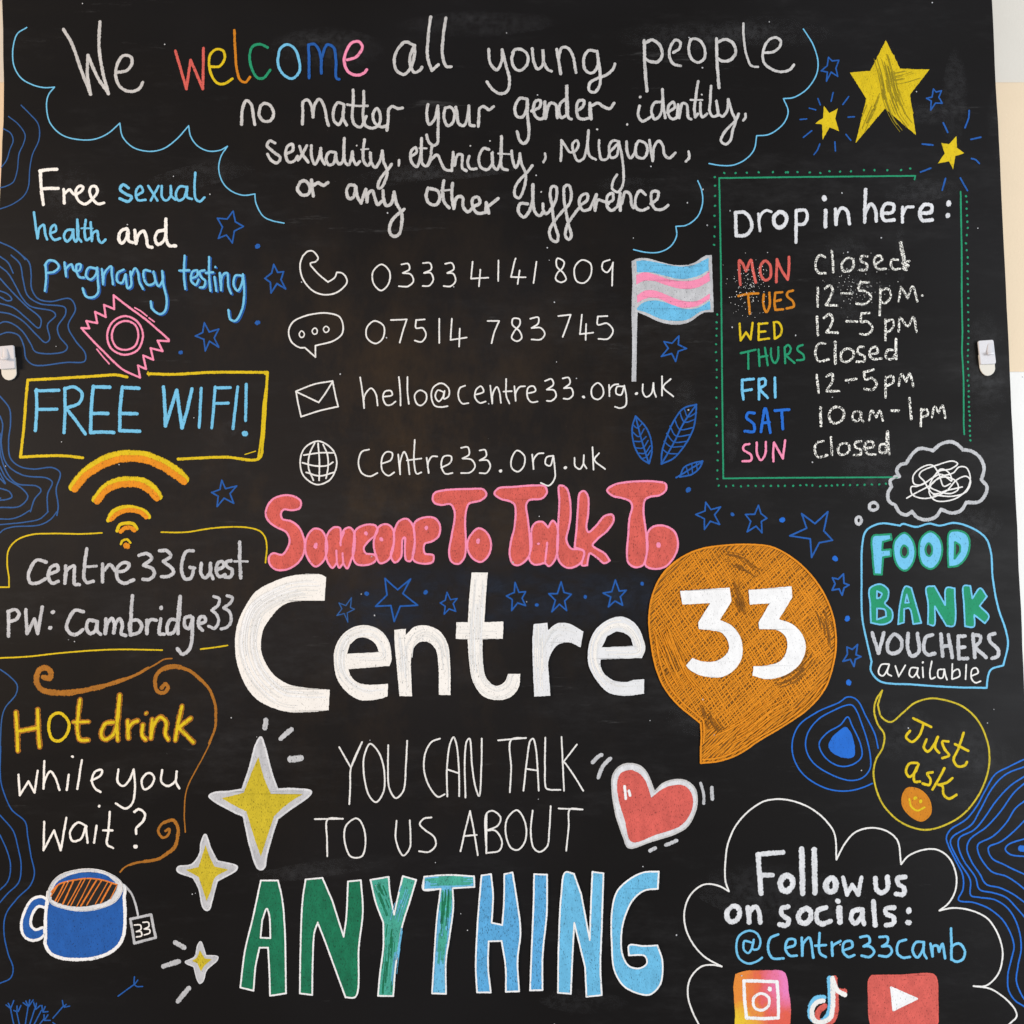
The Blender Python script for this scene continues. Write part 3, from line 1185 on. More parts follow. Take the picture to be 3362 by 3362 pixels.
f 905 40 / 960 18 1030 20 1120 45 1240 70 1360 60 1450 5 1470 -5 / 1510 -5 / 1518 200 / 1525 425 / 1450 430 1340 500 1240 520 1120 500 1040 465 950 425 / 945 650 940 950 / 905 950 / 910 650 905 430 912 200 /
k S 10
f 940 40 / 1000 35 1120 55 1250 80 1370 70 1487 15 / 1487 110 / 1400 155 1280 175 1150 150 1050 125 945 125 /
f 945 395 / 1000 350 1090 338 1200 365 1300 400 1400 395 1497 340 / 1500 405 / 1430 420 1330 480 1240 492 1120 475 1020 430 945 408 /
k P 10
f 940 145 / 1000 125 1080 140 1200 180 1330 190 1430 165 1492 118 / 1495 190 / 1400 240 1290 250 1180 225 1070 190 1000 190 942 215 /
f 945 300 / 1010 262 1090 265 1180 300 1290 340 1400 340 1495 285 / 1495 325 / 1400 380 1300 392 1200 365 1100 320 1020 320 948 355 /
# star_outline | dark blue outlined star below the flag
k D 12
z 1262 605 / 1258 670 / 1320 700 / 1258 720 / 1238 797 / 1208 738 / 1130 760 / 1182 698 / 1150 648 / 1210 660 /
# leaf_drawing | dark blue veined leaf, smaller left leaf of the pair
k D 13
z 935 1210 / 1010 1290 1050 1380 1058 1480 1038 1568 / 980 1530 925 1430 910 1300 935 1210 /
935 1210 975 1370 1035 1568
k D 10
915 1275 948 1300 985 1265 ; 912 1330 960 1365 1000 1305 ; 920 1400 975 1400 1015 1365 ; 935 1450 990 1450 1030 1395 ; 955 1490 1005 1490 1045 1435 ; 985 1530 1015 1520 1050 1470
# leaf_drawing | dark blue veined leaf, larger right leaf of the pair
k D 13
z 1395 1122 / 1390 1200 1370 1310 1300 1440 1220 1530 1130 1572 / 1135 1480 1180 1340 1240 1220 1300 1150 1395 1122 /
1395 1122 1300 1260 1220 1420 1130 1572
k D 10
1305 1160 1330 1215 1395 1185 ; 1270 1185 1305 1255 1385 1235 ; 1230 1235 1270 1310 1375 1295 ; 1195 1285 1240 1360 1350 1350 ; 1170 1340 1225 1405 1330 1400 ; 1150 1400 1200 1440 1290 1440 ; 1140 1460 1180 1490 1250 1495
# leaf_drawing | tiny dark blue leaf below the pair of leaves
k D 13
z 1442 1550 / 1420 1600 1360 1650 1270 1670 / 1300 1600 1370 1565 1442 1550 /
1242 1675 1300 1640 1430 1560
k D 9
1320 1600 1335 1650 ; 1360 1575 1365 1635 ; 1395 1565 1400 1610
k D 42
# dot | single dark blue dot below the leaves
d 1334 1767
# handset_drawing | thin white outlined telephone handset
T 840 840
k X 12
z 355 0 335 60 345 150 385 220 440 270 510 293 590 285 650 250 688 200 680 160 650 130 612 125 / 595 165 545 198 / 480 145 415 75 / 412 55 450 45 470 20 460 -5 430 -35 395 -35 355 0
# speech_bubble | thin white outlined speech bubble with three rings inside
z 450 678 / 590 640 650 590 658 520 630 460 560 435 480 433 370 455 280 500 248 570 270 650 330 692 370 693 / 400 720 450 765 /
k X 10
z 345 567 328 590 338 615 355 615 367 590
z 445 545 425 568 440 592 460 585 463 560
z 530 532 510 552 525 578 545 572 552 550
# envelope_drawing | thin white outlined envelope
k X 12
z 303 1023 / 440 970 580 945 / 600 1050 622 1138 / 480 1170 342 1215 / 320 1120 /
303 1025 475 1107 / 530 1030 580 950
# globe_drawing | thin white outlined globe with grid lines
z 460 1400 370 1450 335 1550 360 1660 460 1727 560 1690 610 1580 590 1480 520 1415
k X 12
445 1412 405 1500 398 1600 435 1695
470 1415 480 1550 478 1695
508 1425 540 1500 545 1600 530 1680
362 1505 480 1488 590 1487
352 1562 440 1585 540 1583 582 1558
380 1635 480 1662 590 1635
# lettering | thin white lettering of the first telephone number 0333 4141 809
k X 12
+ word
z 950 65 885 120 890 210 945 262 1000 215 1010 120
1100 65 1150 60 1160 100 1110 130 / 1170 140 1190 190 1150 230 1080 230
1262 55 1315 55 1325 100 1270 130 / 1320 130 1340 180 1310 225 1260 228
1430 60 1480 55 1495 100 1445 130 / 1490 135 1508 190 1470 230 1418 228
1637 45 1625 172 / 1755 165 ; 1695 105 1685 230
1832 35 1830 190
T 1680 840
30 20 20 50 -5 160 / 105 162
60 110 45 212
187 45 165 205
z 395 45 345 20 340 80 390 130 410 180 370 200 332 175 345 130 385 90
z 530 32 475 90 490 190 545 205 595 150 595 60
740 30 690 50 685 100 720 125 755 80 765 50 / 760 130 758 225
# lettering | thin white lettering of the second telephone number 07514 783 745
T 840 840
+ word
z 895 492 840 540 840 620 905 662 960 620 965 530
1020 485 1140 480 / 1110 570 1087 655
1275 480 1210 485 / 1210 545 1260 545 1285 600 1250 650 1200 640
1385 475 1385 658
1480 475 1470 635 / 1592 617 ; 1540 550 1535 685
+ word
1750 492 1837 492 / 1800 580 1780 660
T 1680 840
z 60 480 10 475 5 520 60 570 75 620 40 645 0 620 20 570 60 520
140 475 200 465 200 510 150 545 / 220 545 250 590 220 630 150 632
+ word
352 455 445 445 / 420 520 385 612
530 445 515 592 / 615 580 ; 562 515 558 635
722 455 650 458 / 650 520 720 510 765 565 730 625 655 628
# lettering | thin white lettering of the e-mail address
T 840 840
+ word
788 918 805 1030 818 1150 / 820 1060 870 1000 905 1040 920 1130
960 1065 1030 1050 1020 1020 975 1025 960 1070 985 1125 1020 1125 1055 1100
1080 915 1090 1020 1093 1130
1145 915 1145 1020 1155 1118
z 1240 1015 1200 1050 1215 1115 1245 1130 1285 1095 1285 1040
1420 1030 1375 1015 1355 1060 1380 1100 1410 1070 1425 1020 / 1420 1080 1455 1060 1455 1000 1400 962 1340 995 1325 1060 1350 1130 1400 1142 1448 1135
1580 980 1540 1000 1530 1070 1560 1115 1605 1112
1655 1050 1720 1025 1700 985 1665 1010 1655 1070 1690 1110 1735 1100
1770 980 1785 1115 / 1790 1040 1820 990 1840 1030 1850 1110
1890 930 1892 1060 1915 1115 ; 1870 1025 1932 1022
T 1680 840
20 985 30 1095 / 30 1040 60 990 100 985
115 1040 180 1020 165 985 125 995 120 1070 150 1105 195 1100
252 945 300 930 315 970 265 1010 / 320 1015 335 1060 300 1095 265 1095
385 925 430 920 440 960 395 1000 / 450 1000 462 1050 430 1080 392 1078
z 650 960 605 1000 610 1065 650 1085 690 1050 685 990
735 975 738 1060 / 740 1010 770 975 805 970
840 985 795 990 790 1040 825 1050 850 980 / 865 1060 860 1130 820 1150 780 1140
990 970 990 1030 1015 1065 1055 1040 1070 960 / 1075 1020 1090 1065
1135 910 1135 1055 ; 1200 930 1145 990 1220 1062
k X 24
d 543 1066 942 1040
# lettering | thin white lettering of the website address
T 840 840
k X 12
+ word
855 1462 800 1480 775 1560 800 1640 860 1665 918 1640
950 1570 1020 1540 1030 1490 990 1480 955 1520 955 1620 1000 1660 1045 1635
1075 1500 1090 1650 / 1090 1560 1120 1480 1145 1530 1160 1650
1200 1390 1195 1560 1215 1645 1250 1635 ; 1140 1545 1250 1530
1290 1525 1305 1640 / 1300 1570 1330 1515 1370 1515
1400 1600 1470 1560 1475 1515 1420 1515 1400 1580 1430 1645 1485 1640
1550 1450 1600 1445 1610 1500 1560 1530 / 1630 1540 1655 1590 1620 1635 1550 1640
1690 1470 1730 1465 1740 1510 1690 1545 / 1750 1545 1770 1590 1740 1640 1690 1640
T 1680 840
z 40 1470 0 1530 0 1600 45 1630 90 1590 95 1510
155 1500 165 1610 / 165 1540 200 1495 240 1490
310 1510 265 1520 255 1570 290 1585 315 1510 / 325 1600 325 1680 280 1735 220 1715
475 1525 480 1590 515 1610 540 1570 545 1505 / 545 1570 565 1605
610 1445 618 1615 ; 660 1490 625 1540 705 1610
k X 26
d 405 1600
T 840 840
d 1848 1625
# star_outline | dark blue outlined star left of the handset
k D 13
z 135 65 / 165 125 / 210 120 / 190 180 / 225 250 / 160 210 / 115 280 / 110 200 / 68 170 / 120 130 /
# dot | three dark blue dots near the stars on the left
k D 40
T 0 0
d 1945 1860
T 0 840
d 1945 505
k D 34
d 1365 730
# star_outline | dark blue outlined star beside the pink packet drawing
k D 12
z 1543 505 / 1580 575 / 1652 553 / 1618 620 / 1652 690 / 1582 645 / 1550 718 / 1540 630 / 1475 605 / 1530 580 /
# star_outline | dark blue outlined star right of the orange wifi arcs
z 1675 1695 / 1703 1758 / 1787 1738 / 1737 1795 / 1765 1868 / 1692 1830 / 1640 1893 / 1648 1815 / 1598 1787 / 1660 1765 /
# lettering | light blue lettering with dark blue shade reading pregnancy testing
o 10 7 D
k B 18
+ word
345 70 350 170 340 265
340 70 370 35 420 45 445 85 410 120 350 130
488 50 500 155 / 500 100 540 65 560 110 600 110 610 65 580 70 580 120 600 160 635 165
720 95 670 90 650 150 680 180 720 150 735 90 / 740 180 740 280 700 315 650 305 625 245
770 100 780 215 / 790 130 840 80 845 140 855 215
935 105 890 130 885 190 920 205 950 140 / 955 200 965 245 990 230 985 120
990 150 1020 95 1040 120 1055 200 1080 250
1135 115 1090 110 1090 180 1120 220 1170 200 1160 120 / 1180 200 1200 230 1230 180 1225 115 / 1235 220 1260 330 1245 420 1210 440 1150 400 1140 345
+ word
1395 0 1390 150 1400 250
1355 112 1430 110
1450 170 1490 150 1490 110 1455 120 1445 190 1480 220 1500 180
1545 110 1510 120 1520 160 1550 190 1540 235 1510 240
1580 10 1580 150 1590 265
1555 130 1610 125
1620 160 1635 265
1660 130 1670 260 / 1680 150 1715 130 1725 230 1745 285
1830 150 1780 150 1765 220 1795 265 1830 200 1835 140 / 1845 280 1830 400 1780 490 1740 480 1725 410
d 1627 85
o 0 0 0
# wrapper_drawing | pink outlined square wrapper with zigzag edges and a double ring
k P 16
z 858 298 / 970 385 1100 480 1275 632 / 1275 645 / 1190 640 / 1228 720 / 1138 697 / 1158 785 / 1082 752 / 1103 855 / 1042 828 / 1058 920 / 930 860 860 800 780 720 700 640 615 545 / 675 548 / 652 492 / 735 508 / 718 423 / 800 462 / 785 370 / 863 402 /
z 945 455 850 500 810 600 840 700 940 747 1040 710 1080 600 1040 500
z 945 492 870 530 845 610 880 690 950 710 1020 680 1045 600 1020 520
k P 11
732 705 780 765 825 815
1018 392 1060 415 1110 455
1125 468 1165 498
# contour_lines | dark blue wavy contour lines on the left side above the wifi frame
k E 11
T 0 840
165 -5 220 50 235 130 240 250 290 325 380 345 530 325 570 400 515 530 570 640 645 740 640 795 500 805 260 825 200 780 180 680 140 600 60 578 0 595
85 -5 150 60 175 180 210 300 300 360 490 390 495 440 435 540 450 610 510 690 480 725 270 725 230 660 170 570 90 510 30 498 0 510
0 80 60 130 120 230 170 320 230 380 400 420 420 450 360 520 375 630 345 655 280 600 170 490 80 440 0 425
0 5 60 50 100 130 / 
0 170 100 280 200 380 310 480 295 545 200 470 100 390 0 360
0 265 60 290 90 330 60 340 0 310
0 1830 5 1830
T 0 0
0 1830 90 1870 165 1928 190 1960
# contour_lines | dark blue wavy contour lines on the left side below the wifi frame
T 0 840
0 1060 70 1150 80 1260 65 1400 80 1530 150 1590 250 1610 400 1600 455 1640 425 1760 435 1850 440 1900 430 1960
0 1210 20 1270 10 1420 50 1570 170 1655 360 1680 395 1710 360 1800 360 1932
0 1340 5 1500 60 1650 130 1720 280 1740 310 1770 260 1840 230 1932
0 1590 50 1680 170 1760 210 1820 150 1890 0 1900
0 1680 40 1720 0 1640
0 1755 70 1780 90 1820 50 1840 0 1845
# wifi_frame | yellow hand drawn rectangular frame round the words FREE WIFI
k Y 22
960 915 880 900 700 910 450 925 210 938 / 
210 938 195 1100 180 1300 155 1520 / 300 1512 480 1510 625 1525
1118 890 1300 895 1600 880 2020 880 / 2010 1050 2000 1200 1985 1400 1955 1530 1700 1520 1345 1535
k Y 8
1118 875 1125 905 ; 1850 1500 1930 1475
k Y 16
2000 890 2015 900 1990 1130 1975 1350 1950 1530
# lettering | light blue capital lettering reading FREE WIFI
k B 25
+ word
275 1010 278 1150 268 1320
270 1020 445 1015 ; 285 1160 430 1158
490 1000 492 1170 484 1335
488 1005 560 990 620 1040 600 1110 500 1150 / 570 1240 645 1345
k B 27
705 985 690 1150 685 1335
705 990 830 992 ; 700 1190 815 1190 ; 685 1335 780 1330 860 1335
925 990 908 1150 905 1320
925 995 1050 1000 ; 915 1190 1035 1192 ; 905 1320 1055 1325
+ word
1235 990 1245 1130 1250 1285 / 1335 1015 / 1375 1300 / 1410 1180 1450 1005
k B 23
1520 1000 1505 1295
1625 990 1615 1130 1600 1300
1625 998 1740 995 ; 1620 1115 1725 1112
1795 990 1760 1305
1860 970 1855 1245
k B 48
d 1850 1343
# wifi_arcs | four orange wifi arcs with yellow upper edges above a dot
k Y 56
545 1750 600 1670 720 1570 850 1510 960 1495 1100 1505 1250 1565 1350 1630 1402 1690
k O 54
565 1762 640 1670 740 1600 850 1550 960 1530 1090 1540 1220 1590 1300 1640 1390 1705
k Y 50
715 1840 770 1770 850 1710 960 1690 1080 1700 1160 1750 1205 1820
k O 50
735 1855 800 1775 880 1735 980 1722 1070 1735 1130 1775 1185 1830

# contour_lines | dark blue wavy contour lines at the left edge beside the guest password
T 0 1680
k E 10
225 -10 150 35 80 55 0 55
365 0 300 55 180 80 0 98
430 0 380 60 300 100 100 115 30 135 0 160
0 1190 70 1240 130 1310 120 1380 40 1480 15 1560 5 1700 0 1932
# wifi_arcs | lower orange wifi arcs with yellow upper edges above a dot
k Y 34
818 65 850 5 900 -25 970 -35 1050 -20 1100 5 1125 40
k O 36
840 60 880 20 930 -3 990 -12 1060 5 1105 40
k Y 26
885 145 905 100 955 85 1010 95 1035 130
k O 34
912 150 945 125 990 122 1015 140
k Y 18
914 245 925 220 960 210 985 235
k O 52
d 958 258
# rounded_frame | thin yellow frame lines round the guest wifi name and password
k Y 12
770 160 620 168 400 165 230 175 120 220 65 290 55 400 68 500 68 570 / 0 570
1218 155 1400 155 1600 125 1750 115 1870 120 1960 145 2000 190 2015 260 2005 385
0 1105 200 1095 450 1068 700 1048 900 1040 1225 1045
1515 1038 1620 1025 1718 1010
# lettering | grey white lettering reading Centre33Guest
k N 27
+ word
350 380 280 365 235 420 215 480 230 535 280 540 345 505
375 470 440 440 430 405 385 420 365 490 395 540 440 525
495 410 500 470 490 540 / 500 450 560 410 560 480 565 545 600 550
655 280 640 400 635 500 660 535 705 525
k N 20
640 418 730 410
k N 27
775 395 775 530
790 440 830 400 880 450 950 440 975 395 930 385 885 430 890 510 940 540 1010 515
1050 330 1110 315 1145 350 1085 405 / 1150 430 1165 475 1130 510 1080 510
1205 295 1260 295 1290 335 1235 375 / 1300 430 1310 460 1270 490 1220 490
1460 295 1410 300 1375 380 1375 460 1400 510 1440 500 1465 430 ; 1435 420 1470 425
1520 390 1520 470 1550 500 1590 450 1590 390 / 1590 460 1610 505
1640 440 1690 410 1680 375 1645 390 1635 460 1660 490 1700 475
1745 370 1710 380 1710 410 1755 440 1740 490 1700 495
1810 230 1812 380 1818 500
k N 18
1770 375 1870 375
# lettering | grey white lettering reading PW Cambridge33
k N 27
+ word
65 755 65 940
60 755 120 740 145 770 125 810 75 830
195 740 205 920 / 260 810 / 285 920 / 320 720
k N 34
d 400 758 380 877
k N 28
+ word
630 755 570 745 520 810 505 880 540 925 580 925 625 890
720 825 670 820 655 880 680 920 715 905 735 830 / 735 900 760 925
800 810 795 920 / 810 850 845 805 865 850 860 915 / 870 850 905 810 925 860 915 920 950 935
1000 635 990 780 985 930 / 985 830 1040 820 1070 860 1050 910 990 930
1110 820 1110 920 / 1110 860 1140 815 1180 820
1215 810 1205 920 1240 925
1340 820 1290 815 1262 870 1270 920 1310 910 1350 810 1360 640 / 1345 800 1345 920
1440 790 1400 800 1400 870 1430 880 1455 800 / 1450 950 1430 1040 1380 1075 1340 1035
1510 845 1550 830 1545 795 1510 800 1500 860 1530 895
k N 24
1615 640 1655 655 1650 700 1600 745 / 1640 780 1650 830 1620 880 1575 865
1715 635 1755 650 1740 690 1690 725 / 1735 760 1745 830 1715 870 1670 885
k N 34
d 1217 727
# swirl_drawing | brown orange curling steam swirls round the words Hot drink
k U 44
330 1250 375 1255 385 1210 345 1180 295 1200 275 1270 310 1340 400 1368
k U 46
380 1362 450 1368 560 1365
k U 40
500 1368 620 1352 780 1318
k U 32
700 1335 820 1305 950 1262
k U 22
900 1280 1010 1240 1120 1180
k U 12
1080 1205 1180 1150 1240 1115 1298 1108
k U 30
1220 1330 1250 1300 1270 1330 1240 1365 1195 1360 1170 1300 1185 1230 1250 1175 1320 1165
k U 36
1240 1185 1310 1170 1360 1172
k U 26
1340 1170 1430 1200 1530 1280
k U 22
1500 1250 1580 1340 1625 1460 1630 1590
k U 18
1632 1520 1625 1630 1580 1750
k U 10
1590 1740 1530 1860 1490 1932 1410 2100 1392 2280 1400 2420
# lettering | yellow lettering with brown outline reading Hot drink
o 0 0 U 21
k Y 24
+ word
120 1515 130 1650 135 1805
285 1495 290 1650 300 1775 / 
130 1660 290 1630
z 450 1520 385 1550 370 1640 400 1720 450 1730 505 1680 520 1590
605 1420 590 1550 585 1650 605 1720 665 1725
k Y 18
555 1590 670 1585
+ word
k Y 24
860 1590 800 1600 765 1680 790 1720 850 1690 885 1600 905 1385 / 885 1600 890 1725
965 1580 970 1710 / 970 1640 1010 1590 1040 1580
1080 1610 1075 1690 1100 1720
1150 1570 1140 1710 / 1155 1630 1210 1550 1255 1590 1250 1680 1270 1720
1375 1470 1345 1600 1325 1725 ; 1440 1560 1350 1630 / 1400 1680 1460 1740
k Y 18
d 1105 1522
o 0 0 0 0
# lettering | large red bubble letters with pink outlines reading Someone To Talk To
T 840 1560
k P 16
+ word
b R 340 200 330 250 270 265 210 260 190 290 200 330 270 350 330 400 365 490 365 580 320 660 240 710 160 715 110 680 100 620 130 590 200 600 240 550 255 490 230 430 160 395 100 350 75 300 90 230 140 175 220 152 300 165
b R 385 470 440 405 500 420 535 500 535 590 500 660 450 690 400 640 375 570
b R 540 450 590 395 635 400 642 460 / 670 410 710 395 740 430 745 560 720 640 690 705 660 665 / 630 700 612 660 / 580 700 545 660 530 600
645 430 640 530 / 640 500 665 430
612 660 608 570 ; 660 665 655 590
b R 755 415 830 375 900 380 920 410 905 450 850 500 815 550 830 590 890 600 912 625 890 660 820 680 760 670 735 620 740 500
b R 930 390 985 370 1030 400 1045 480 1030 580 1000 640 940 665 905 600 890 520 905 440
b R 1045 430 1080 350 1140 330 1185 380 1200 480 1190 600 1165 650 1135 640 1125 560 1125 470 1110 480 1095 620 1050 660 1020 610 1040 520
b R 1200 360 1270 320 1350 325 1390 380 1380 460 1330 500 1275 520 1275 590 1340 605 1335 655 1260 668 1190 640 1200 500
+ word
b R 1335 180 1350 135 1420 115 1600 105 1720 110 1740 150 1700 190 1610 215 1590 260 1580 350 1585 480 1575 620 1530 670 1480 655 1460 590 1480 450 1500 340 1500 270 1470 220 1400 225 1350 210
b R 1625 450 1680 402 1740 430 1775 510 1760 600 1700 655 1640 630 1600 560 1600 500
k P 32
d 455 525 832 440 948 485 1288 398 1678 502 450 540 1678 495
T 1680 1560
k P 16
+ word
b R -130 140 -100 100 0 90 180 78 250 85 265 130 230 175 130 190 110 220 120 320 135 450 135 600 100 650 50 680 10 670 -15 600 -5 500 20 400 30 280 20 220 -20 195 -80 180
b R 150 410 180 360 230 352 275 395 / 310 345 340 380 350 500 340 600 320 650 280 688 250 665 215 672 170 675 135 640 150 520
268 510 252 665
b R 515 135 545 120 575 160 578 280 565 400 580 430 640 380 700 310 760 300 770 340 720 420 650 480 610 530 640 555 700 590 740 645 / 700 665 640 620 590 590 575 640 570 680 / 530 680 545 575 475 545 / 490 400 500 250
b R 360 80 410 95 435 160 445 300 430 400 412 490 450 555 500 560 545 575 530 650 480 690 420 700 365 660 345 600 350 400 360 200
+ word
b R 720 115 770 75 900 50 1100 50 1160 65 1165 110 1120 150 1040 165 1005 190 995 280 1010 400 1020 520 1015 620 990 680 930 695 880 660 870 600 880 450 890 320 910 240 895 200 840 175 760 155
b R 1030 430 1080 385 1160 385 1230 430 1255 520 1230 610 1160 690 1070 708 1010 680 1025 560
k P 40
d 1108 528
k P 22
d 202 518
# lettering | very large white painted lettering reading Centre
T 840 1560
k C 10
+ letter
f 530 770 / 480 748 270 760 120 810 0 880 -82 996 -142 1136 -157 1296 -132 1456 -72 1596 0 1686 110 1750 260 1790 400 1790 550 1775 / 558 1620 / 380 1605 250 1580 150 1520 80 1430 40 1320 55 1170 110 1080 180 1000 260 960 520 948 /
l 1
r v 7 70 26 500 860 300 865 120 930 0 1020 -50 1150 -60 1300 -20 1450 60 1570 200 1680 350 1700 530 1700
r Z 9 75 16 500 860 300 865 120 930 0 1020 -50 1150 -60 1300 -20 1450 60 1570 200 1680 350 1700 530 1700
+ letter
f 998 1575 / 995 1670 / 930 1690 800 1700 700 1650 620 1550 590 1420 600 1300 660 1200 760 1140 850 1135 950 1180 1010 1270 1027 1390 / 1010 1440 / 700 1465 / 720 1520 770 1565 860 1585 / | 690 1350 / 930 1335 / 900 1270 830 1228 770 1230 710 1280 /
l 1
r v 6 40 14 700 1405 980 1390 975 1280 900 1190 800 1180 690 1230 640 1350 650 1480 720 1580 850 1640 970 1630
r Z 8 40 9 700 1405 980 1390 975 1280 900 1190 800 1180 690 1230 640 1350 650 1480 720 1580 850 1640 970 1630
+ letter
f 1045 1168 / 1133 1160 / 1130 1210 / 1200 1145 1290 1135 1390 1180 1450 1280 1468 1430 1470 1660 / 1382 1658 / 1380 1450 1360 1320 1310 1265 1240 1260 1190 1310 1172 1390 1175 1540 1180 1670 / 1085 1668 / 1065 1450 1050 1300 /
l 1
r v 6 35 8 1095 1180 1115 1400 1130 1650
r v 6 40 10 1150 1400 1180 1260 1280 1190 1380 1250 1420 1400 1425 1640
r Z 8 35 5 1095 1180 1115 1400 1130 1650
+ letter
f 1630 735 / 1752 735 / 1740 880 1725 1110 / 1870 1105 / 1865 1235 / 1712 1240 / 1715 1400 1740 1530 1810 1590 1880 1560 1905 1500 / 1997 1500 / 1985 1600 1930 1670 1840 1698 1720 1670 1640 1560 1610 1400 1600 1240 / 1510 1235 / 1515 1110 / 1602 1110 / 1610 950 /
l 1
r v 6 45 14 1690 750 1665 1100 1665 1400 1700 1570 1820 1645 1920 1600 1955 1510
r v 6 45 8 1525 1175 1860 1170
r Z 8 40 6 1690 750 1665 1100 1665 1400 1700 1570 1820 1645
+ letter
T 1680 1560
k e 10
f 165 1125 / 270 1115 / 275 1170 / 340 1120 430 1120 540 1180 / 520 1300 / 430 1262 350 1280 300 1340 275 1420 280 1500 292 1665 / 170 1672 / 160 1450 155 1250 /
l 1
r v 6 45 9 215 1130 220 1400 230 1650
r C 8 40 8 215 1130 220 1400 230 1650
r v 6 40 7 260 1330 330 1200 430 1190 530 1240
+ letter
f 998 1540 / 998 1650 / 850 1665 730 1640 640 1550 580 1430 580 1290 630 1170 730 1090 830 1068 920 1110 980 1200 1000 1340 / 980 1380 / 670 1390 / 670 1440 700 1500 760 1545 860 1560 920 1545 / | 680 1300 / 915 1288 / 890 1220 800 1180 720 1215 /
l 1
r v 6 38 12 690 1345 960 1330 940 1220 850 1130 740 1140 650 1230 625 1380 680 1520 780 1600 970 1600
r C 8 38 9 690 1345 960 1330 940 1220 850 1130 740 1140 650 1230 625 1380 680 1520 780 1600 970 1600
# star_outline | large blue outlined star above the letter e of Centre
T 840 1560
k D 13
z 975 780 / 1070 865 / 1168 785 / 1110 895 / 1222 982 / 1090 990 / 1045 1105 / 1020 985 / 905 990 / 990 905 /
# star_outline | half rubbed out blue star above and left of the letter e of Centre
k E 9
z 722 925 / 715 1000 / 745 1012 / 690 1040 / 695 1110 / 668 1045 / 612 1060 / 650 1010 / 628 965 / 680 985 /
# star_outline | small blue outlined star above the letters n and t of Centre
k D 11
z 1443 885 / 1470 940 / 1520 932 / 1490 970 / 1510 1028 / 1460 1010 / 1422 1050 / 1430 990 / 1393 965 / 1430 945 /
# dot | blue dots between the stars above Centre
k D 36
d 837 895 1282 885
T 1680 1560
k D 30
d 555 920 190 980 985 820
d 1335 112 1666 296
# star_outline | blue outlined star just right of the tall letter t of Centre
k D 12
z 25 810 / 55 885 / 105 880 / 78 930 / 105 985 / 45 965 / 0 1022 / 5 940 / -40 912 / 20 885 /
# star_outline | blue outlined star above the letter r of Centre
z 373 805 / 395 885 / 450 900 / 400 950 / 415 1022 / 360 975 / 303 1032 / 330 945 / 280 895 / 345 895 /
# star_outline | blue outlined star above the last letter e of Centre
z 783 792 / 812 875 / 865 870 / 820 918 / 838 982 / 780 950 / 730 995 / 748 920 / 690 890 / 755 880 /
# star_outline | blue outlined star right of the lettering Someone To Talk To
z 1465 205 / 1505 260 / 1577 240 / 1532 300 / 1570 372 / 1500 348 / 1455 410 / 1455 330 / 1390 297 / 1460 270 /

# number_bubble | large orange hatched speech bubble with white figures 33
T 2100 1700
k Q 14
f 460 1850 / 600 1835 750 1780 900 1680 1100 1560 1280 1430 1400 1280 1460 1100 1480 940 1455 740 1380 560 1270 410 1130 290 990 220 850 203 650 208 450 240 300 310 170 430 95 590 70 760 85 940 120 1120 180 1270 280 1400 460 1550 / 465 1650 460 1750 /
h q 12 -52 24
f 460 1850 / 600 1835 750 1780 900 1680 1100 1560 1280 1430 1400 1280 1460 1100 1480 940 1455 740 1380 560 1270 410 1130 290 990 220 850 203 650 208 450 240 300 310 170 430 95 590 70 760 85 940 120 1120 180 1270 280 1400 460 1550 / 465 1650 460 1750 /
h O 9 -42 19
f 460 1850 / 600 1835 750 1780 900 1680 1100 1560 1280 1430 1400 1280 1460 1100 1480 940 1455 740 1380 560 1270 410 1130 290 990 220 850 203 650 208 450 240 300 310 170 430 95 590 70 760 85 940 120 1120 180 1270 280 1400 460 1550 / 465 1650 460 1750 /
h O 9 58 26
f 400 260 / 850 240 1150 350 1400 700 1450 950 1300 1300 / 1000 1500 500 1550 160 1150 100 800 180 480 /
r Q 6 70 22 1000 1240 1120 1200 1230 1100 1300 1000
r Q 6 60 16 1370 700 1410 850 1420 1000
r Q 6 60 16 620 300 760 330 900 420
r Q 5 60 14 200 900 260 1050 240 1200
r Q 5 50 14 720 470 760 600 790 740
r Q 5 60 14 500 1400 560 1560 640 1640
r O 7 70 30 150 800 230 1000 330 1220 480 1400
r O 7 80 30 600 1700 800 1600 1000 1450 1200 1350
k O 14
z 460 1850 / 600 1835 750 1780 900 1680 1100 1560 1280 1430 1400 1280 1460 1100 1480 940 1455 740 1380 560 1270 410 1130 290 990 220 850 203 650 208 450 240 300 310 170 430 95 590 70 760 85 940 120 1120 180 1270 280 1400 460 1550 / 465 1650 460 1750 /
k O 12
475 1825 600 1810 750 1750 900 1655 1100 1535 1270 1400 1380 1260
120 900 150 1080 210 1250 300 1370 480 1530 / 485 1620 480 1700
+ figure
k Z 10
f 305 552 / 678 527 / 692 630 / 605 770 / 700 820 765 920 770 1050 720 1140 620 1200 480 1195 380 1150 347 1115 / 395 1058 / 480 1085 590 1075 665 1010 670 950 620 870 540 850 445 840 / 440 790 / 530 645 / 320 655 /
+ figure
f 820 545 / 1145 517 / 1150 600 / 1050 765 / 1160 810 1235 900 1250 1000 1200 1110 1100 1185 960 1218 850 1190 / 857 1120 / 950 1115 1060 1080 1110 990 1100 900 1040 850 900 840 / 895 790 / 980 645 / 830 655 /
# star_outline | blue outlined star between two dots above the orange bubble
T 1680 1560
k D 12
z 1863 228 / 1882 290 / 1927 325 / 1885 350 / 1890 435 / 1845 385 / 1778 428 / 1805 350 / 1765 297 / 1835 295 /
# star_outline | largest blue outlined star, above and right of the orange bubble
T 2520 1680
k D 13
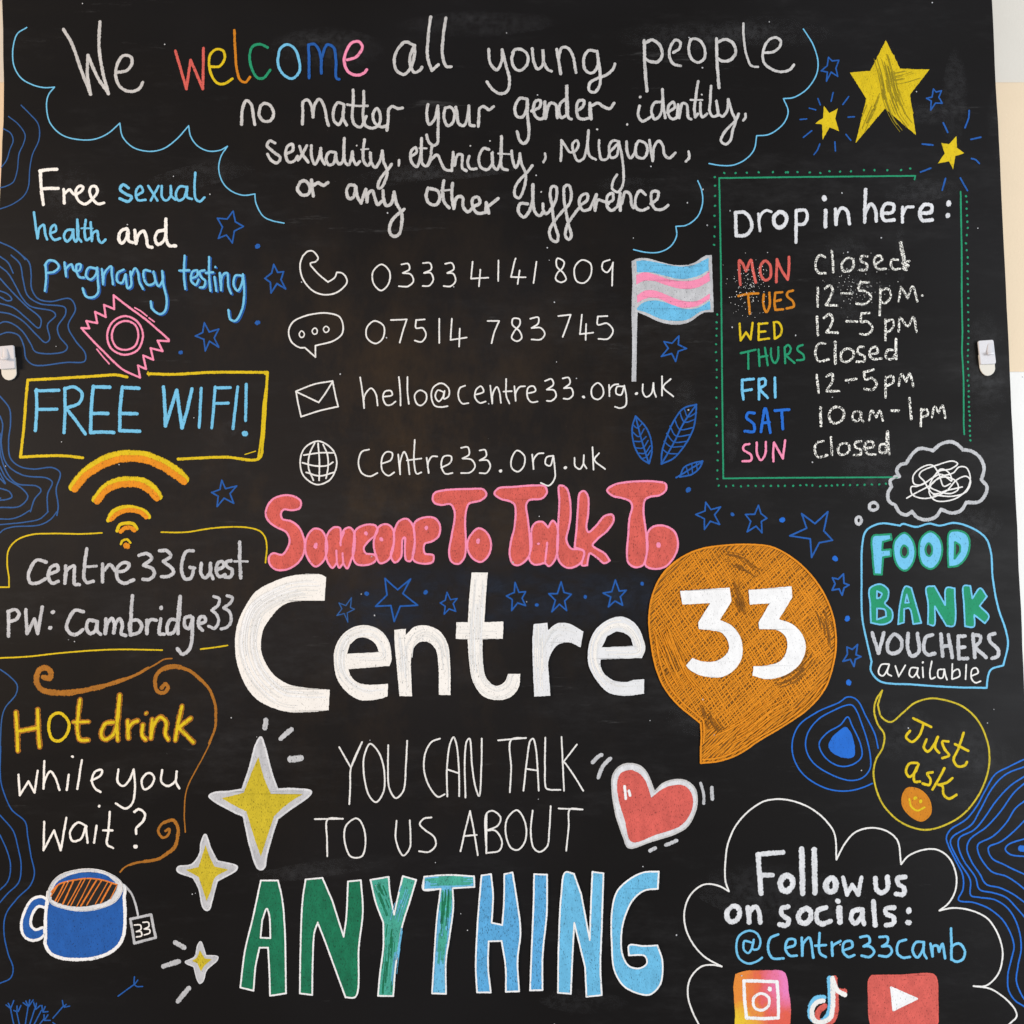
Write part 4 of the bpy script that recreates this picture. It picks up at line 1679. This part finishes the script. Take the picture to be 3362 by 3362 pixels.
z 455 0 / 425 145 / 490 215 / 390 235 / 333 345 / 322 205 / 168 182 / 295 125 / 258 15 / 358 90 /
# star_outline | small blue outlined star left of the words FOOD BANK
z 573 470 / 577 540 / 615 553 / 578 575 / 563 630 / 540 583 / 487 592 / 510 545 / 490 500 / 533 510 /
# star_outline | small blue outlined star left of the word VOUCHERS
z 680 1003 / 668 1080 / 705 1095 / 663 1115 / 653 1168 / 625 1115 / 570 1130 / 603 1075 / 600 1022 / 640 1040 /
# dot | blue dots right of the orange bubble
k L 44
d 111 62 510 354 602 807 613 1290
# rounded_frame | light blue wavy outline round the food bank lettering
k B 15
z 870 88 1000 105 / 1020 92 1120 115 1220 90 1300 105 1400 85 1500 105 1640 190 1685 300 1700 500 1740 720 1800 900 1815 1000 1780 1160 / 1690 1190 1665 1240 1655 1330 / 1400 1325 1100 1305 850 1280 780 1200 785 1130 / 750 980 715 800 710 500 715 250 740 150 800 105
# lettering | light blue block letters with green outlines reading FOOD
k G 15
+ letter
b B 795 185 860 175 930 170 / 935 210 / 870 228 / 865 290 / 930 285 / 930 335 / 872 345 / 862 475 / 805 472 / 792 330
+ letter
b B 1033 160 960 220 955 340 990 420 1040 445 1090 400 1115 300 1090 210
b K 1028 255 1008 285 1012 330 1035 345 1058 320 1055 275
+ letter
b B 1228 150 1160 200 1142 300 1170 400 1235 432 1295 380 1318 270 1290 190
b K 1215 238 1192 275 1200 320 1220 335 1240 305 1236 260
+ letter
b B 1375 155 1450 145 1510 180 1525 250 1500 340 1440 405 1365 418 / 1360 300
b K 1415 230 / 1450 255 1452 300 / 1412 355 /
# lettering | green block letters with light blue outlines reading BANK
k B 13
+ letter
b G 772 580 850 548 910 590 905 660 885 690 940 750 935 820 870 852 780 838 / 775 700
b K 825 600 / 862 620 850 650 / 825 655 /
b K 825 730 / 885 740 895 790 / 825 815 /
+ letter
b G 1040 565 1085 575 / 1160 840 / 1100 848 / 1070 730 1030 735 / 1030 835 / 985 850 / 1000 700
b K 1050 625 / 1066 685 / 1038 688 /
+ letter
b G 1200 572 1260 562 / 1340 705 / 1350 575 1412 578 / 1405 860 1350 862 / 1262 715 / 1255 858 1210 848 / 1212 700
+ letter
b G 1480 562 1530 560 / 1545 655 / 1605 578 1655 640 / 1600 712 / 1670 790 1640 842 / 1560 780 / 1555 868 1490 865 / 1482 700
# lettering | grey white capital lettering reading VOUCHERS
k N 29
790 915 838 1068 / 878 915
z 958 925 908 990 915 1060 955 1070 1005 1040 1010 970
1060 920 1060 1040 1090 1090 1140 1060 1132 920
1245 930 1195 950 1180 1040 1210 1080 1262 1070
1308 925 1322 1090
1365 930 1395 1100
1315 1020 1380 1010
1490 938 1440 940 / 1440 1020 1445 1110 / 1510 1108
1445 1025 1488 1022
1550 925 1565 1100
1552 930 1605 940 1600 985 1560 1020 / 1650 1100
1715 920 1675 935 1680 980 1740 1040 1738 1090 1695 1108
# lettering | thin white lettering reading available
k X 12
915 1150 860 1155 838 1220 870 1240 905 1190 918 1155 / 905 1220 935 1240
965 1165 990 1245 / 1040 1160
1130 1180 1085 1180 1070 1230 1095 1250 1125 1215 1135 1180 / 1130 1230 1145 1255
1170 1175 1175 1250
1240 1130 1225 1220 1235 1262 1265 1250
1330 1190 1290 1195 1290 1250 1320 1255 1335 1190 / 1345 1240 1355 1268
1395 1150 1392 1262 / 1400 1210 1440 1190 1450 1240 1395 1265
1500 1155 1495 1265
1540 1240 1590 1215 1575 1180 1545 1190 1540 1260 1570 1292 1608 1280
k X 18
d 1172 1138
# contour_lines | bright blue rings round a solid blue drop below the orange bubble
k L 11
835 1785 810 1680 740 1540 690 1440 650 1405 600 1400 540 1440 380 1510 240 1610 190 1720 190 1830 230 1932 290 2002 380 2062 490 2102 620 2107 720 2082 790 2052
z 640 1462 600 1460 500 1500 380 1570 300 1680 290 1790 340 1890 460 1975 620 2029 720 2007 775 1935 775 1840 750 1720 710 1600 675 1510
z 605 1550 640 1620 700 1750 710 1850 640 1910 540 1920 430 1850 390 1750 450 1670 550 1610
k L 10
f 590 1625 630 1670 660 1800 650 1850 580 1860 490 1820 460 1770 490 1700 545 1650
# speech_bubble | thin yellow outlined speech bubble with a horn shaped tail
k y 14
z 865 1350 / 820 1420 805 1500 830 1600 880 1680 870 1780 820 1870 800 1960 812 2062 860 2192 950 2302 1060 2372 1200 2402 1350 2362 1480 2282 1580 2162 1640 2042 1670 1932 1675 1830 1655 1720 1590 1580 1480 1475 1350 1425 1230 1410 1110 1445 1020 1520 930 1588 860 1550 832 1460 /
# lettering | yellow joined lettering reading Just ask
k Y 20
+ word
1100 1560 1235 1625
1180 1600 1145 1690 1090 1738 1045 1700 1075 1655
1200 1720 1180 1780 1210 1812 1255 1760 1285 1700 / 1265 1780 1295 1820
1365 1735 1320 1735 1335 1790 1370 1840 1320 1860
1480 1670 1440 1790 1405 1870 1435 1922 1490 1915 1505 1890
1415 1755 1515 1805
T 2520 2520
+ word
1130 -35 1070 -30 1045 30 1070 70 1110 40 1140 -25 / 1105 50 1110 105 1150 105
1245 35 1205 45 1230 90 1220 130 1170 120
1335 5 1290 90 1245 165
1395 80 1350 115 1290 130 / 1320 140 1330 205 1370 235 1425 205
# smiley_drawing | small orange smiling face with yellow eyes and mouth
k q 12
b q 1060 155 1150 170 1220 245 1228 350 1165 402 1080 365 1022 290 1022 205
k Y 15
1070 238 1085 295 1130 325 1185 300
k Y 30
d 1115 230 1155 255
# cloud_outline | thin white scalloped cloud line round the social media lettering
k X 13
T 2520 2520
0 245 90 238 200 255 330 310 440 400 505 500 520 695 / 580 580 660 490 780 455 900 480 980 550 1008 730 / 1060 670 1160 625 1270 618 1360 670 1420 790 1420 920 1370 1020 1297 1080 / 1400 1060 1540 1080 1660 1140 1740 1260 1775 1400 1750 1540 1690 1620 1640 1650 1555 1650 / 1680 1670 1790 1740 1870 1830 1880 1880 1830 1932 1790 1970
# lettering | bold white lettering reading Follow us on socials
+ word
k x 44
258 615 265 950
352 620 358 945
k x 46
z 143 815 97 860 110 920 150 930 188 890 180 835
z 475 835 440 880 455 930 495 935 515 890 505 845
k x 32
570 830 600 960 / 638 885 / 685 960 / 708 830
+ word
k x 38
815 835 822 920 860 945 905 910 905 825
1038 825 985 835 985 875 1030 910 1025 955 970 955
+ word
k x 38
155 1050 105 1065 110 1110 160 1150 140 1190 90 1185
k x 42
z 280 1065 235 1110 245 1165 285 1175 322 1140 320 1080
k x 38
440 1055 380 1080 372 1150 410 1180 475 1158
k x 48
540 1060 546 1165
k x 44
d 530 1008
k x 38
715 1070 645 1085 632 1145 665 1175 710 1120 715 1075 / 715 1120 728 1180
797 1010 812 1190
955 1055 895 1065 895 1100 952 1135 945 1180 895 1190
k x 48
d 1065 1080 1063 1170
# lettering | light blue lettering of the social media name at Centre33camb
k B 20
80 1260 20 1290 5 1380 40 1440 120 1440
145 1360 205 1340 205 1300 155 1300 135 1370 170 1420 220 1420
258 1285 262 1420 / 270 1330 315 1285 345 1435
392 1250 395 1400 440 1430
360 1345 440 1340
485 1320 490 1420 / 490 1350 550 1310
575 1380 640 1350 630 1310 580 1320 570 1390 610 1430 655 1415
700 1280 760 1275 770 1320 725 1350 / 770 1350 805 1390 770 1430 710 1420
845 1280 905 1280 905 1320 865 1350 / 920 1350 938 1390 905 1425 842 1420
1045 1300 990 1320 980 1400 1020 1435 1075 1430
1180 1318 1120 1320 1095 1380 1130 1435 1170 1380 1180 1318 / 1180 1400 1200 1440
1230 1330 1245 1425 / 1250 1350 1280 1345 1295 1390 / 1320 1330 1340 1440
1385 1215 1388 1330 1388 1450 / 1395 1350 1450 1330 1490 1390 1470 1450 1420 1465 1390 1445
# play_icon | red rounded rectangle with a white play triangle
k R 16
b R 790 1572 / 1000 1570 1250 1565 1275 1600 1282 1750 1285 1920 / 1270 1950 / 790 1945 772 1900 765 1750 768 1600
k Z 16
b Z 932 1660 / 1128 1745 / 950 1832 /
# note_icon | musical note mark in white with light blue and red edges
k B 40
468 1590 470 1830 440 1890 385 1920 330 1890 325 1800 360 1745 425 1735
k R 44
505 1590 520 1680 580 1690
515 1700 515 1840 490 1910 420 1950 375 1900 385 1840 430 1800
k X 38
490 1590 490 1820 470 1890 400 1925 345 1900 338 1820 370 1775 420 1760
490 1600 525 1680 583 1715
# contour_lines | bright blue wavy contour lines at the right edge
k L 12
1932 -60 1820 -5 1720 50 1640 180 1580 290 1500 390 1380 470 1350 530 1370 600 1430 720 1475 820 1475 920 1442 1000 1560 1020 1680 1070 1790 1170 1860 1340 1840 1450 1815 1560 1820 1680 1870 1760 1932 1800 1950 1815
1950 -10 1800 50 1700 150 1600 330 1540 430 1400 520 1380 560 1440 700 1530 850 1535 965 1600 980 1720 1000 1820 1070 1890 1200 1915 1360 1890 1500 1880 1620 1932 1740 1950 1760
1950 60 1830 140 1720 260 1630 390 1560 470 1450 530 1440 590 1480 700 1570 830 1600 920 1700 945 1800 980 1880 1060 1950 1140
1950 110 1860 190 1760 330 1650 450 1530 540 1505 610 1540 710 1600 800 1650 880 1760 910 1860 960 1950 1025
1950 245 1870 310 1800 420 1700 520 1590 580 1590 640 1640 730 1700 790 1800 820 1880 870 1950 925
1950 390 1850 490 1760 560 1670 600 1670 640 1700 690 1780 730 1860 770 1950 810
1950 535 1820 580 1795 615 1830 655 1950 672
k L 50
1915 612 1960 612

# lettering | tall block letters from dark green to light blue with white outlines reading ANYTHING
k Z 13
T 700 2522
+ letter
b g 360 848 / 490 848 / 520 980 540 1200 550 1700 / 430 1718 / 425 1550 415 1355 / 350 1355 / 320 1500 305 1680 / 205 1655 / 240 1380 300 1130 | 405 1060 425 1120 432 1283 / 358 1280 / 370 1150 /
+ letter
b g 698 840 / 825 828 / 900 1000 / 985 1272 / 1005 1130 1018 855 / 1115 845 / 1130 1080 1100 1350 1075 1725 1000 1730 / 930 1540 850 1320 / 790 1165 / 765 1240 752 1450 748 1712 / 655 1700 / 660 1350 675 1000
+ letter
b t 1188 843 / 1325 820 / 1335 940 1366 1105 / 1400 950 1432 815 / 1533 843 / 1480 1020 1430 1180 1400 1350 1375 1520 1360 1720 / 1245 1718 / 1260 1550 1285 1350 1285 1165 / 1230 1020
r g 9 42 22 1305 1705 1320 1450 1335 1250 1345 1180
r g 8 40 14 1240 860 1290 980 1340 1110
r t 10 40 10 1300 1700 1330 1400 1345 1200
r S 6 40 10 1460 880 1400 1060 1370 1180
r S 7 20 8 1355 1690 1380 1450 1420 1200
k Z 13
T 1360 2522
k Z 13
+ letter
b S 75 818 / 250 805 452 815 / 455 895 / 290 905 / 295 1050 265 1280 240 1450 240 1702 / 135 1698 / 150 1450 170 1150 200 910 / 70 915
r t 13 34 40 85 858 260 850 445 845
r t 13 38 30 240 915 235 1050 225 1200
r t 9 30 18 225 1150 215 1300 195 1500
r g 8 26 22 240 915 235 1060 222 1250
k t 5
k Z 11
z 75 818 / 250 805 452 815 / 455 895 / 290 905 / 295 1050 265 1280 240 1450 240 1702 / 135 1698 / 150 1450 170 1150 200 910 / 70 915 /
k Z 13
+ letter
b s 508 808 / 580 798 / 595 950 585 1165 / 665 1182 / 678 1000 680 798 / 742 785 / 770 960 802 1230 780 1450 792 1682 / 692 1685 / 690 1500 660 1302 / 562 1305 / 558 1500 578 1690 / 475 1690 / 465 1500 480 1150
+ letter
b s 905 798 / 1003 802 / 1000 1100 970 1400 968 1672 / 875 1675 / 885 1400 900 1050
+ letter
b S 1140 785 1205 795 / 1260 950 / 1325 1295 / 1335 1000 1345 780 / 1428 792 / 1415 1200 1405 1500 1415 1710 / 1300 1722 / 1290 1500 / 1208 1165 / 1195 1400 1182 1700 / 1085 1692 / 1090 1350 1110 950
+ letter
b S 1845 778 / 1838 908 / 1740 920 1660 980 1600 1090 1565 1230 1570 1400 1620 1490 1700 1508 1755 1470 1740 1415 1620 1410 / 1622 1335 1730 1340 1835 1335 / 1870 1440 1872 1560 1850 1640 1780 1705 1700 1700 1580 1640 1510 1520 1492 1350 1492 1080 1530 930 1620 840 1730 785
# lettering | thin tall white capital lettering reading You can talk to us about
T 1000 2340
k X 13
+ word
262 260 350 415 / 435 220 350 420 345 560 338 690
z 495 235 450 330 450 480 490 630 540 675 595 600 600 430 560 300
632 245 630 420 640 570 690 645 745 590 765 400 775 212
+ word
1022 195 960 220 910 310 905 450 950 570 1010 635 1058 615
1078 632 1075 420 1100 230 1125 185 1145 230 1165 420 1168 630 ; 1085 430 1160 455
1215 640 1210 350 1225 215 1245 195 1265 400 1290 560 1318 628 1335 400 1338 195
+ word
1462 208 1672 190 / 1560 205 1560 420 1550 600
1653 588 1680 350 1705 210 1725 195 1745 260 1760 430 1768 588 ; 1680 425 1755 435
1818 188 1815 400 1825 570 1850 580 1932 582
T 1600 2300 2.415
588 288 598 500 608 715
710 348 605 485 / 620 500 690 600 760 715
T 1000 2340
+ word
78 803 290 800 / 175 805 170 950 172 1083
z 380 798 310 860 305 980 350 1085 430 1085 458 1010 450 880 410 805
+ word
695 815 690 960 745 1078 795 1020 800 930 795 812
958 790 900 800 870 840 910 885 980 940 990 1000 940 1050 865 1045
+ word
1178 1045 1215 880 1250 742 / 1280 900 1308 1075 ; 1205 930 1300 922
1375 760 1372 1060 / 1375 760 1420 740 1480 790 1460 850 1380 888 / 1440 890 1490 970 1470 1040 1375 1058
z 1600 735 1530 800 1520 920 1560 1020 1610 1035 1660 980 1675 880 1640 770
1722 738 1708 900 1730 1020 1775 1050 1830 1010 1848 880 1858 705
T 1600 2300 2.415
565 855 755 863 / 655 862 645 1000 625 1190
# heart_drawing | red tilted heart with thick grey white outline and shake marks
T 1600 2300 2.415
k W 14
b x 1120 1165 1080 1080 1020 900 992 720 995 600 1040 530 1110 502 1200 515 1260 570 1325 725 / 1400 655 1500 628 1580 640 1645 700 1662 790 1640 900 1580 1000 1500 1050 1300 1115
k R 8
f 1145 1120 1090 950 1040 780 1030 650 1060 575 1130 550 1200 575 1250 630 1300 770 / 1400 695 1500 668 1570 680 1620 740 1630 830 1590 930 1520 1000 1350 1060 /
k Z 22
1088 680 1098 778
1122 715 1132 752
+ shake_mark
k V 32
905 430 865 455 835 490
975 460 915 520 880 610
k V 24
1690 655 1715 740 1715 815
k V 30
1778 690 1785 780
1415 1145 1500 1110
1290 1190 1330 1168
# sparkle_drawing | large yellow four pointed sparkle with grey white border and three rays
T 500 2340
k x 16
b N 820 185 850 260 900 450 945 578 / 1060 575 1200 595 1180 630 1060 715 945 800 / 900 940 860 1090 845 1170 820 1185 795 1170 740 1010 690 780 / 600 740 430 630 470 605 580 595 680 580 / 740 400 780 250
k y 8
f 802 335 / 840 480 895 612 / 1135 615 / 1020 690 920 780 / 870 930 820 1085 / 770 940 710 745 / 620 700 525 645 / 690 605 / 750 450 /
+ ray
k V 38
858 55 850 115
1050 125 970 195
k V 52
1045 350 1120 343
# sparkle_drawing | medium yellow four pointed sparkle with grey white border
k x 13
b N 400 918 440 1020 490 1120 / 640 1160 635 1185 490 1270 / 450 1420 430 1485 410 1492 385 1470 350 1320 310 1245 / 190 1195 195 1165 300 1145 360 1060 370 980
k y 8
f 402 1000 / 440 1100 470 1160 / 575 1185 / 475 1245 440 1350 410 1420 / 380 1330 350 1240 / 255 1187 / 350 1165 /
# sparkle_drawing | smallest yellow four pointed sparkle with grey border and three rays
T 0 2450
k x 10
b N 1515 1475 1555 1580 / 1645 1590 1640 1615 1560 1690 1535 1770 1510 1790 1490 1760 1465 1665 / 1400 1630 1470 1590 1495 1500
k y 8
f 1510 1540 / 1545 1600 / 1598 1610 / 1545 1655 / 1518 1700 / 1490 1640 / 1450 1620 / 1490 1595 /
+ ray
k V 38
1325 1480 1390 1520
1235 1660 1350 1625
1425 1825 1345 1925
# lettering | thin white lettering reading while you wait with a question mark
k C 17
+ word
T 0 2450
140 215 150 370 / 215 265 / 262 350 / 285 185
335 112 330 320 / 335 270 380 190 415 230 450 330
520 215 505 330
618 105 585 322
690 260 760 220 770 180 720 190 695 260 720 320 760 345
k C 22
d 548 78
+ word
k C 17
895 175 890 270 930 300 980 250 1010 175 / 1020 300 1000 430 950 470 875 432
z 1110 205 1070 260 1090 325 1140 300 1165 240 1140 205
1225 180 1220 270 1270 300 1325 260 1335 190 / 1330 270 1355 318
+ word
335 570 330 785 / 410 635 / 460 785 / 502 540
655 605 590 575 530 650 550 715 610 700 650 600 / 655 660 662 728
730 600 712 728
830 495 820 640 810 740 855 768 ; 780 635 850 635
k C 22
d 750 452
k C 19
1015 495 1050 475 1095 510 1085 560 1030 620 1030 660
k C 34
d 1024 757
# swirl_drawing | brown orange spiral swirl of steam rising from the mug
k U 20
1250 640 1280 625 1270 670 1230 690 1195 640 1230 580 1290 560
k U 26
1240 575 1310 560 1345 620 1340 690
k U 28
1345 670 1320 760 1250 820
k U 24
1270 800 1200 850 1090 870
k U 18
1120 868 1030 880 980 895
k U 12
1000 885 940 915 908 950
# mug_drawing | blue mug with white rim holding orange hatched tea
k Z 22
+ handle
b D 360 1165 310 1135 240 1160 190 1240 162 1340 180 1430 240 1465 300 1455 340 1420 / 330 1370 270 1385 235 1350 245 1270 290 1210 345 1215
+ cup
k Z 26
b D 365 1100 / 345 1280 345 1450 / 340 1480 380 1560 470 1600 600 1610 750 1590 870 1530 930 1440 945 1300 940 1150 / 930 1050
l 2
k Z 14
b x 365 1130 380 1060 440 985 560 940 700 930 820 960 910 1020 925 1080 870 1170 760 1220 620 1240 480 1220 385 1180
l 2
k D 8
f 405 1090 425 1035 500 985 600 955 700 950 800 972 875 1030 / 780 1015 660 1000 560 1020 450 1060 /
k K 8
f 392 1110 440 1045 560 1010 660 995 780 1005 885 1040 / 880 1080 820 1160 720 1195 600 1210 480 1195 395 1160 /
k o 12
390 1100 450 1040 560 1010 660 997 780 1010 885 1045
h o 11 -61 34
f 392 1110 440 1045 560 1010 660 995 780 1005 885 1045 / 880 1080 820 1160 720 1195 600 1210 480 1195 395 1160 /
k V 5
z 365 1130 380 1060 440 985 560 940 700 930 820 960 915 1020 928 1080 870 1170 760 1220 620 1238 480 1220 385 1180
# tea_tag_drawing | grey framed tea bag tag with figures 33 on a string
k V 16
940 1050 990 1110 1020 1180 1042 1275
k V 21
z 985 1305 / 1140 1272 / 1175 1445 / 1015 1488 /
k C 11
1015 1350 1060 1350 1065 1380 1030 1400 / 1065 1400 1070 1430 1030 1440
1080 1330 1120 1330 1125 1360 1090 1380 / 1130 1385 1130 1410 1090 1425
# contour_lines | dark blue wavy contour lines at the left edge beside the mug
k D 10
5 0 5 250 30 350 90 480 190 570 210 680 235 830 260 960 230 1050 130 1150 45 1270 30 1400 60 1560 100 1680 80 1750 0 1790
0 520 100 640 135 760 160 900 140 1030 60 1110 0 1180
0 670 50 780 80 900 60 1020 0 1085
# seedhead_drawing | blue dandelion seedhead with many stalks in the bottom left corner
T 0 3062 2.76
k D 12
125 830 110 760 95 680 ; 55 655 95 685 ; 75 640 95 680 ; 125 615 100 680
175 830 150 710 ; 125 705 150 715 ; 155 665 155 710 ; 190 660 165 715
230 830 255 670 ; 210 635 255 668 ; 235 620 255 665 ; 270 610 260 665 ; 300 610 262 668
270 830 315 690 ; 305 630 320 685 ; 330 640 325 685 ; 365 660 325 695
310 830 375 705 ; 380 660 385 710 ; 410 670 390 715 ; 435 715 390 720
360 830 395 785 ; 400 745 400 790 ; 435 745 405 790 ; 455 795 400 795
480 815 500 830
+ seed
480 775 575 665 ; 565 615 575 660 ; 600 650 580 670 ; 632 665 585 675
1070 575 1215 470 ; 1218 400 1215 465 ; 1248 430 1220 470 ; 1292 487 1240 488 1218 470
# cloud_outline | thin white scalloped cloud line left of the social media lettering
T 1840 2520
k X 13
1566 246 1520 262 1420 330 1330 430 1280 530 1255 620 1245 850 1272 935 / 1200 895 1100 880 1020 920 960 1000 935 1100 945 1210 1000 1330 1090 1430 1218 1502 / 1150 1490 1070 1500 1000 1560 965 1640 965 1740 1000 1850 1050 1950
# lettering | bold white letter F and word on beginning the two social media lines
k x 40
1492 665 1505 820 1515 950
k x 38
1490 655 1680 640 ; 1510 815 1600 810
k x 40
z 1310 1045 1260 1090 1265 1150 1300 1165 1345 1130 1350 1070
k x 36
1415 1055 1425 1170 / 1430 1090 1470 1050 1500 1090 1508 1170
# lettering | light blue at sign beginning the social media name
k B 17
1440 1320 1390 1310 1385 1375 1420 1400 1450 1350 1460 1300 / 1450 1370 1490 1370 1510 1310 1480 1250 1420 1232 1350 1270 1328 1350 1350 1440 1420 1480 1490 1460 1522 1435
# camera_icon | rounded orange pink and yellow camera icon with white outlines
k 1 10
f 1320 1560 / 1400 1535 1550 1530 1690 1545 1725 1700 1740 1820 1735 1932 / 1700 1960 / 1330 1960 1318 1850 1305 1650 /
k Z 26
z 1385 1610 / 1500 1612 1635 1618 / 1645 1750 1645 1890 / 1530 1895 1405 1890 / 1390 1750 /
k Z 22
z 1515 1705 1460 1740 1465 1810 1515 1832 1570 1800 1570 1735
k Z 38
d 1580 1672

'''

draw(MARKS)

# ------------------------------------------------------------------ the two adhesive hooks stuck on the board's edges
white_plastic = plain('white_hook_plastic', (206, 204, 207), .35, .02, spec=.5)
foam = plain('cream_adhesive_tab', (214, 209, 198), .6, .03)
def prism(pts, T, h0, h1, name, mat, parent, bevel=.0008):
    ox, oy, sc = T
    q = [(ox + x / sc, oy + y / sc) for x, y in pts]
    f0 = [P(u, v, 0) for u, v in q]
    n = len(f0)
    v = [(x, -h1, z) for x, y, z in f0] + [(x, -h0, z) for x, y, z in f0]
    f = [tuple(range(n)), tuple(range(2 * n - 1, n - 1, -1))] + [(i, i + n, (i + 1) % n + n, (i + 1) % n) for i in range(n)]
    o = link_mesh(name, v, f, [mat], None, parent)
    b = o.modifiers.new('bevel', 'BEVEL'); b.width = bevel; b.segments = 3; b.limit_method = 'ANGLE'; b.angle_limit = R(40)
    return o
def hook(T, plate, tab, prong, label):
    root = bpy.data.objects.new('adhesive_hook', None)
    COL.objects.link(root)
    root['label'] = label
    root['category'] = 'wall hook'
    root['group'] = 'white adhesive hooks on the chalkboard'
    prism(tab, T, .0003, .0016, 'adhesive_tab', foam, root, .0003)
    prism(plate, T, .0016, .0042, 'back_plate', white_plastic, root, .0009)
    # prong: leaves the plate at the top and curls out and up
    ox, oy, sc = T
    (x0, y0), (x1, y1), w0, w1 = prong
    prof = [(0, .0040), (.3, .0048), (.55, .0052), (.75, .0056), (.88, .0060), (.96, .0066), (1.0, .0074), (.98, .0082), (.92, .0087), (.84, .0089)]
    th = .0012
    vs, fs = [], []
    for i, (s_, h) in enumerate(prof):
        cx, cy = x0 + (x1 - x0) * s_, y0 + (y1 - y0) * s_
        ww = (w0 + (w1 - w0) * (i / (len(prof) - 1))) / 2
        for sgn in (-1, 1):
            for hh in (h, h - th if i < 5 else h):
                yy = cy + (0 if i < 5 or hh == h else 0)
                px, py, pz = P(ox + (cx + sgn * ww) / sc, oy + yy / sc, 0)
                vs.append((px, -hh, pz))
    # inner skin: offset the curled rows inwards along height
    for i in range(5, len(prof)):
        for j in (1, 3):
            x, y, z = vs[i * 4 + j]
            vs[i * 4 + j] = (x, y, z + th * (.7 if i < 7 else 0)) if i < 7 else (x, y + th, z)
    for i in range(len(prof) - 1):
        a, b = i * 4, (i + 1) * 4
        fs += [(a, a + 2, b + 2, b), (a + 1, b + 1, b + 3, a + 3), (a, b, b + 1, a + 1), (a + 2, a + 3, b + 3, b + 2)]
    e = (len(prof) - 1) * 4
    fs += [(0, 1, 3, 2), (e, e + 2, e + 3, e + 1)]
    o = link_mesh('prong', vs, fs, [white_plastic], None, root, True)
    b = o.modifiers.new('bevel', 'BEVEL'); b.width = .0004; b.segments = 2
    return root
hook((3150, 1050, 7.73),
     [(432, 590), (440, 562), (470, 548), (790, 526), (812, 535), (825, 565), (884, 1085), (872, 1135), (500, 1150), (488, 1120)],
     [(470, 900), (860, 880), (890, 1250), (875, 1310), (840, 1365), (780, 1410), (705, 1428), (640, 1415), (580, 1370), (530, 1300), (502, 1220)],
     ((735, 590), (700, 930), 110, 150),
     'white adhesive hook on the right edge of the chalkboard beside the opening hours')
hook((0, 1050, 6.44),
     [(10, 610), (20, 585), (50, 575), (310, 553), (330, 575), (358, 1025), (340, 1042), (50, 1062), (28, 1040)],
     [(30, 800), (340, 800), (360, 1140), (348, 1185), (310, 1240), (250, 1275), (190, 1283), (120, 1260), (70, 1205), (48, 1150)],
     ((150, 600), (170, 880), 90, 125),
     'white adhesive hook at the left edge of the chalkboard above the wifi frame')

for o in bpy.data.objects:
    if o.type == 'MESH' and o.name.split('.')[0] in ('lettering', 'word', 'letter', 'figure'):
        o.data.update()
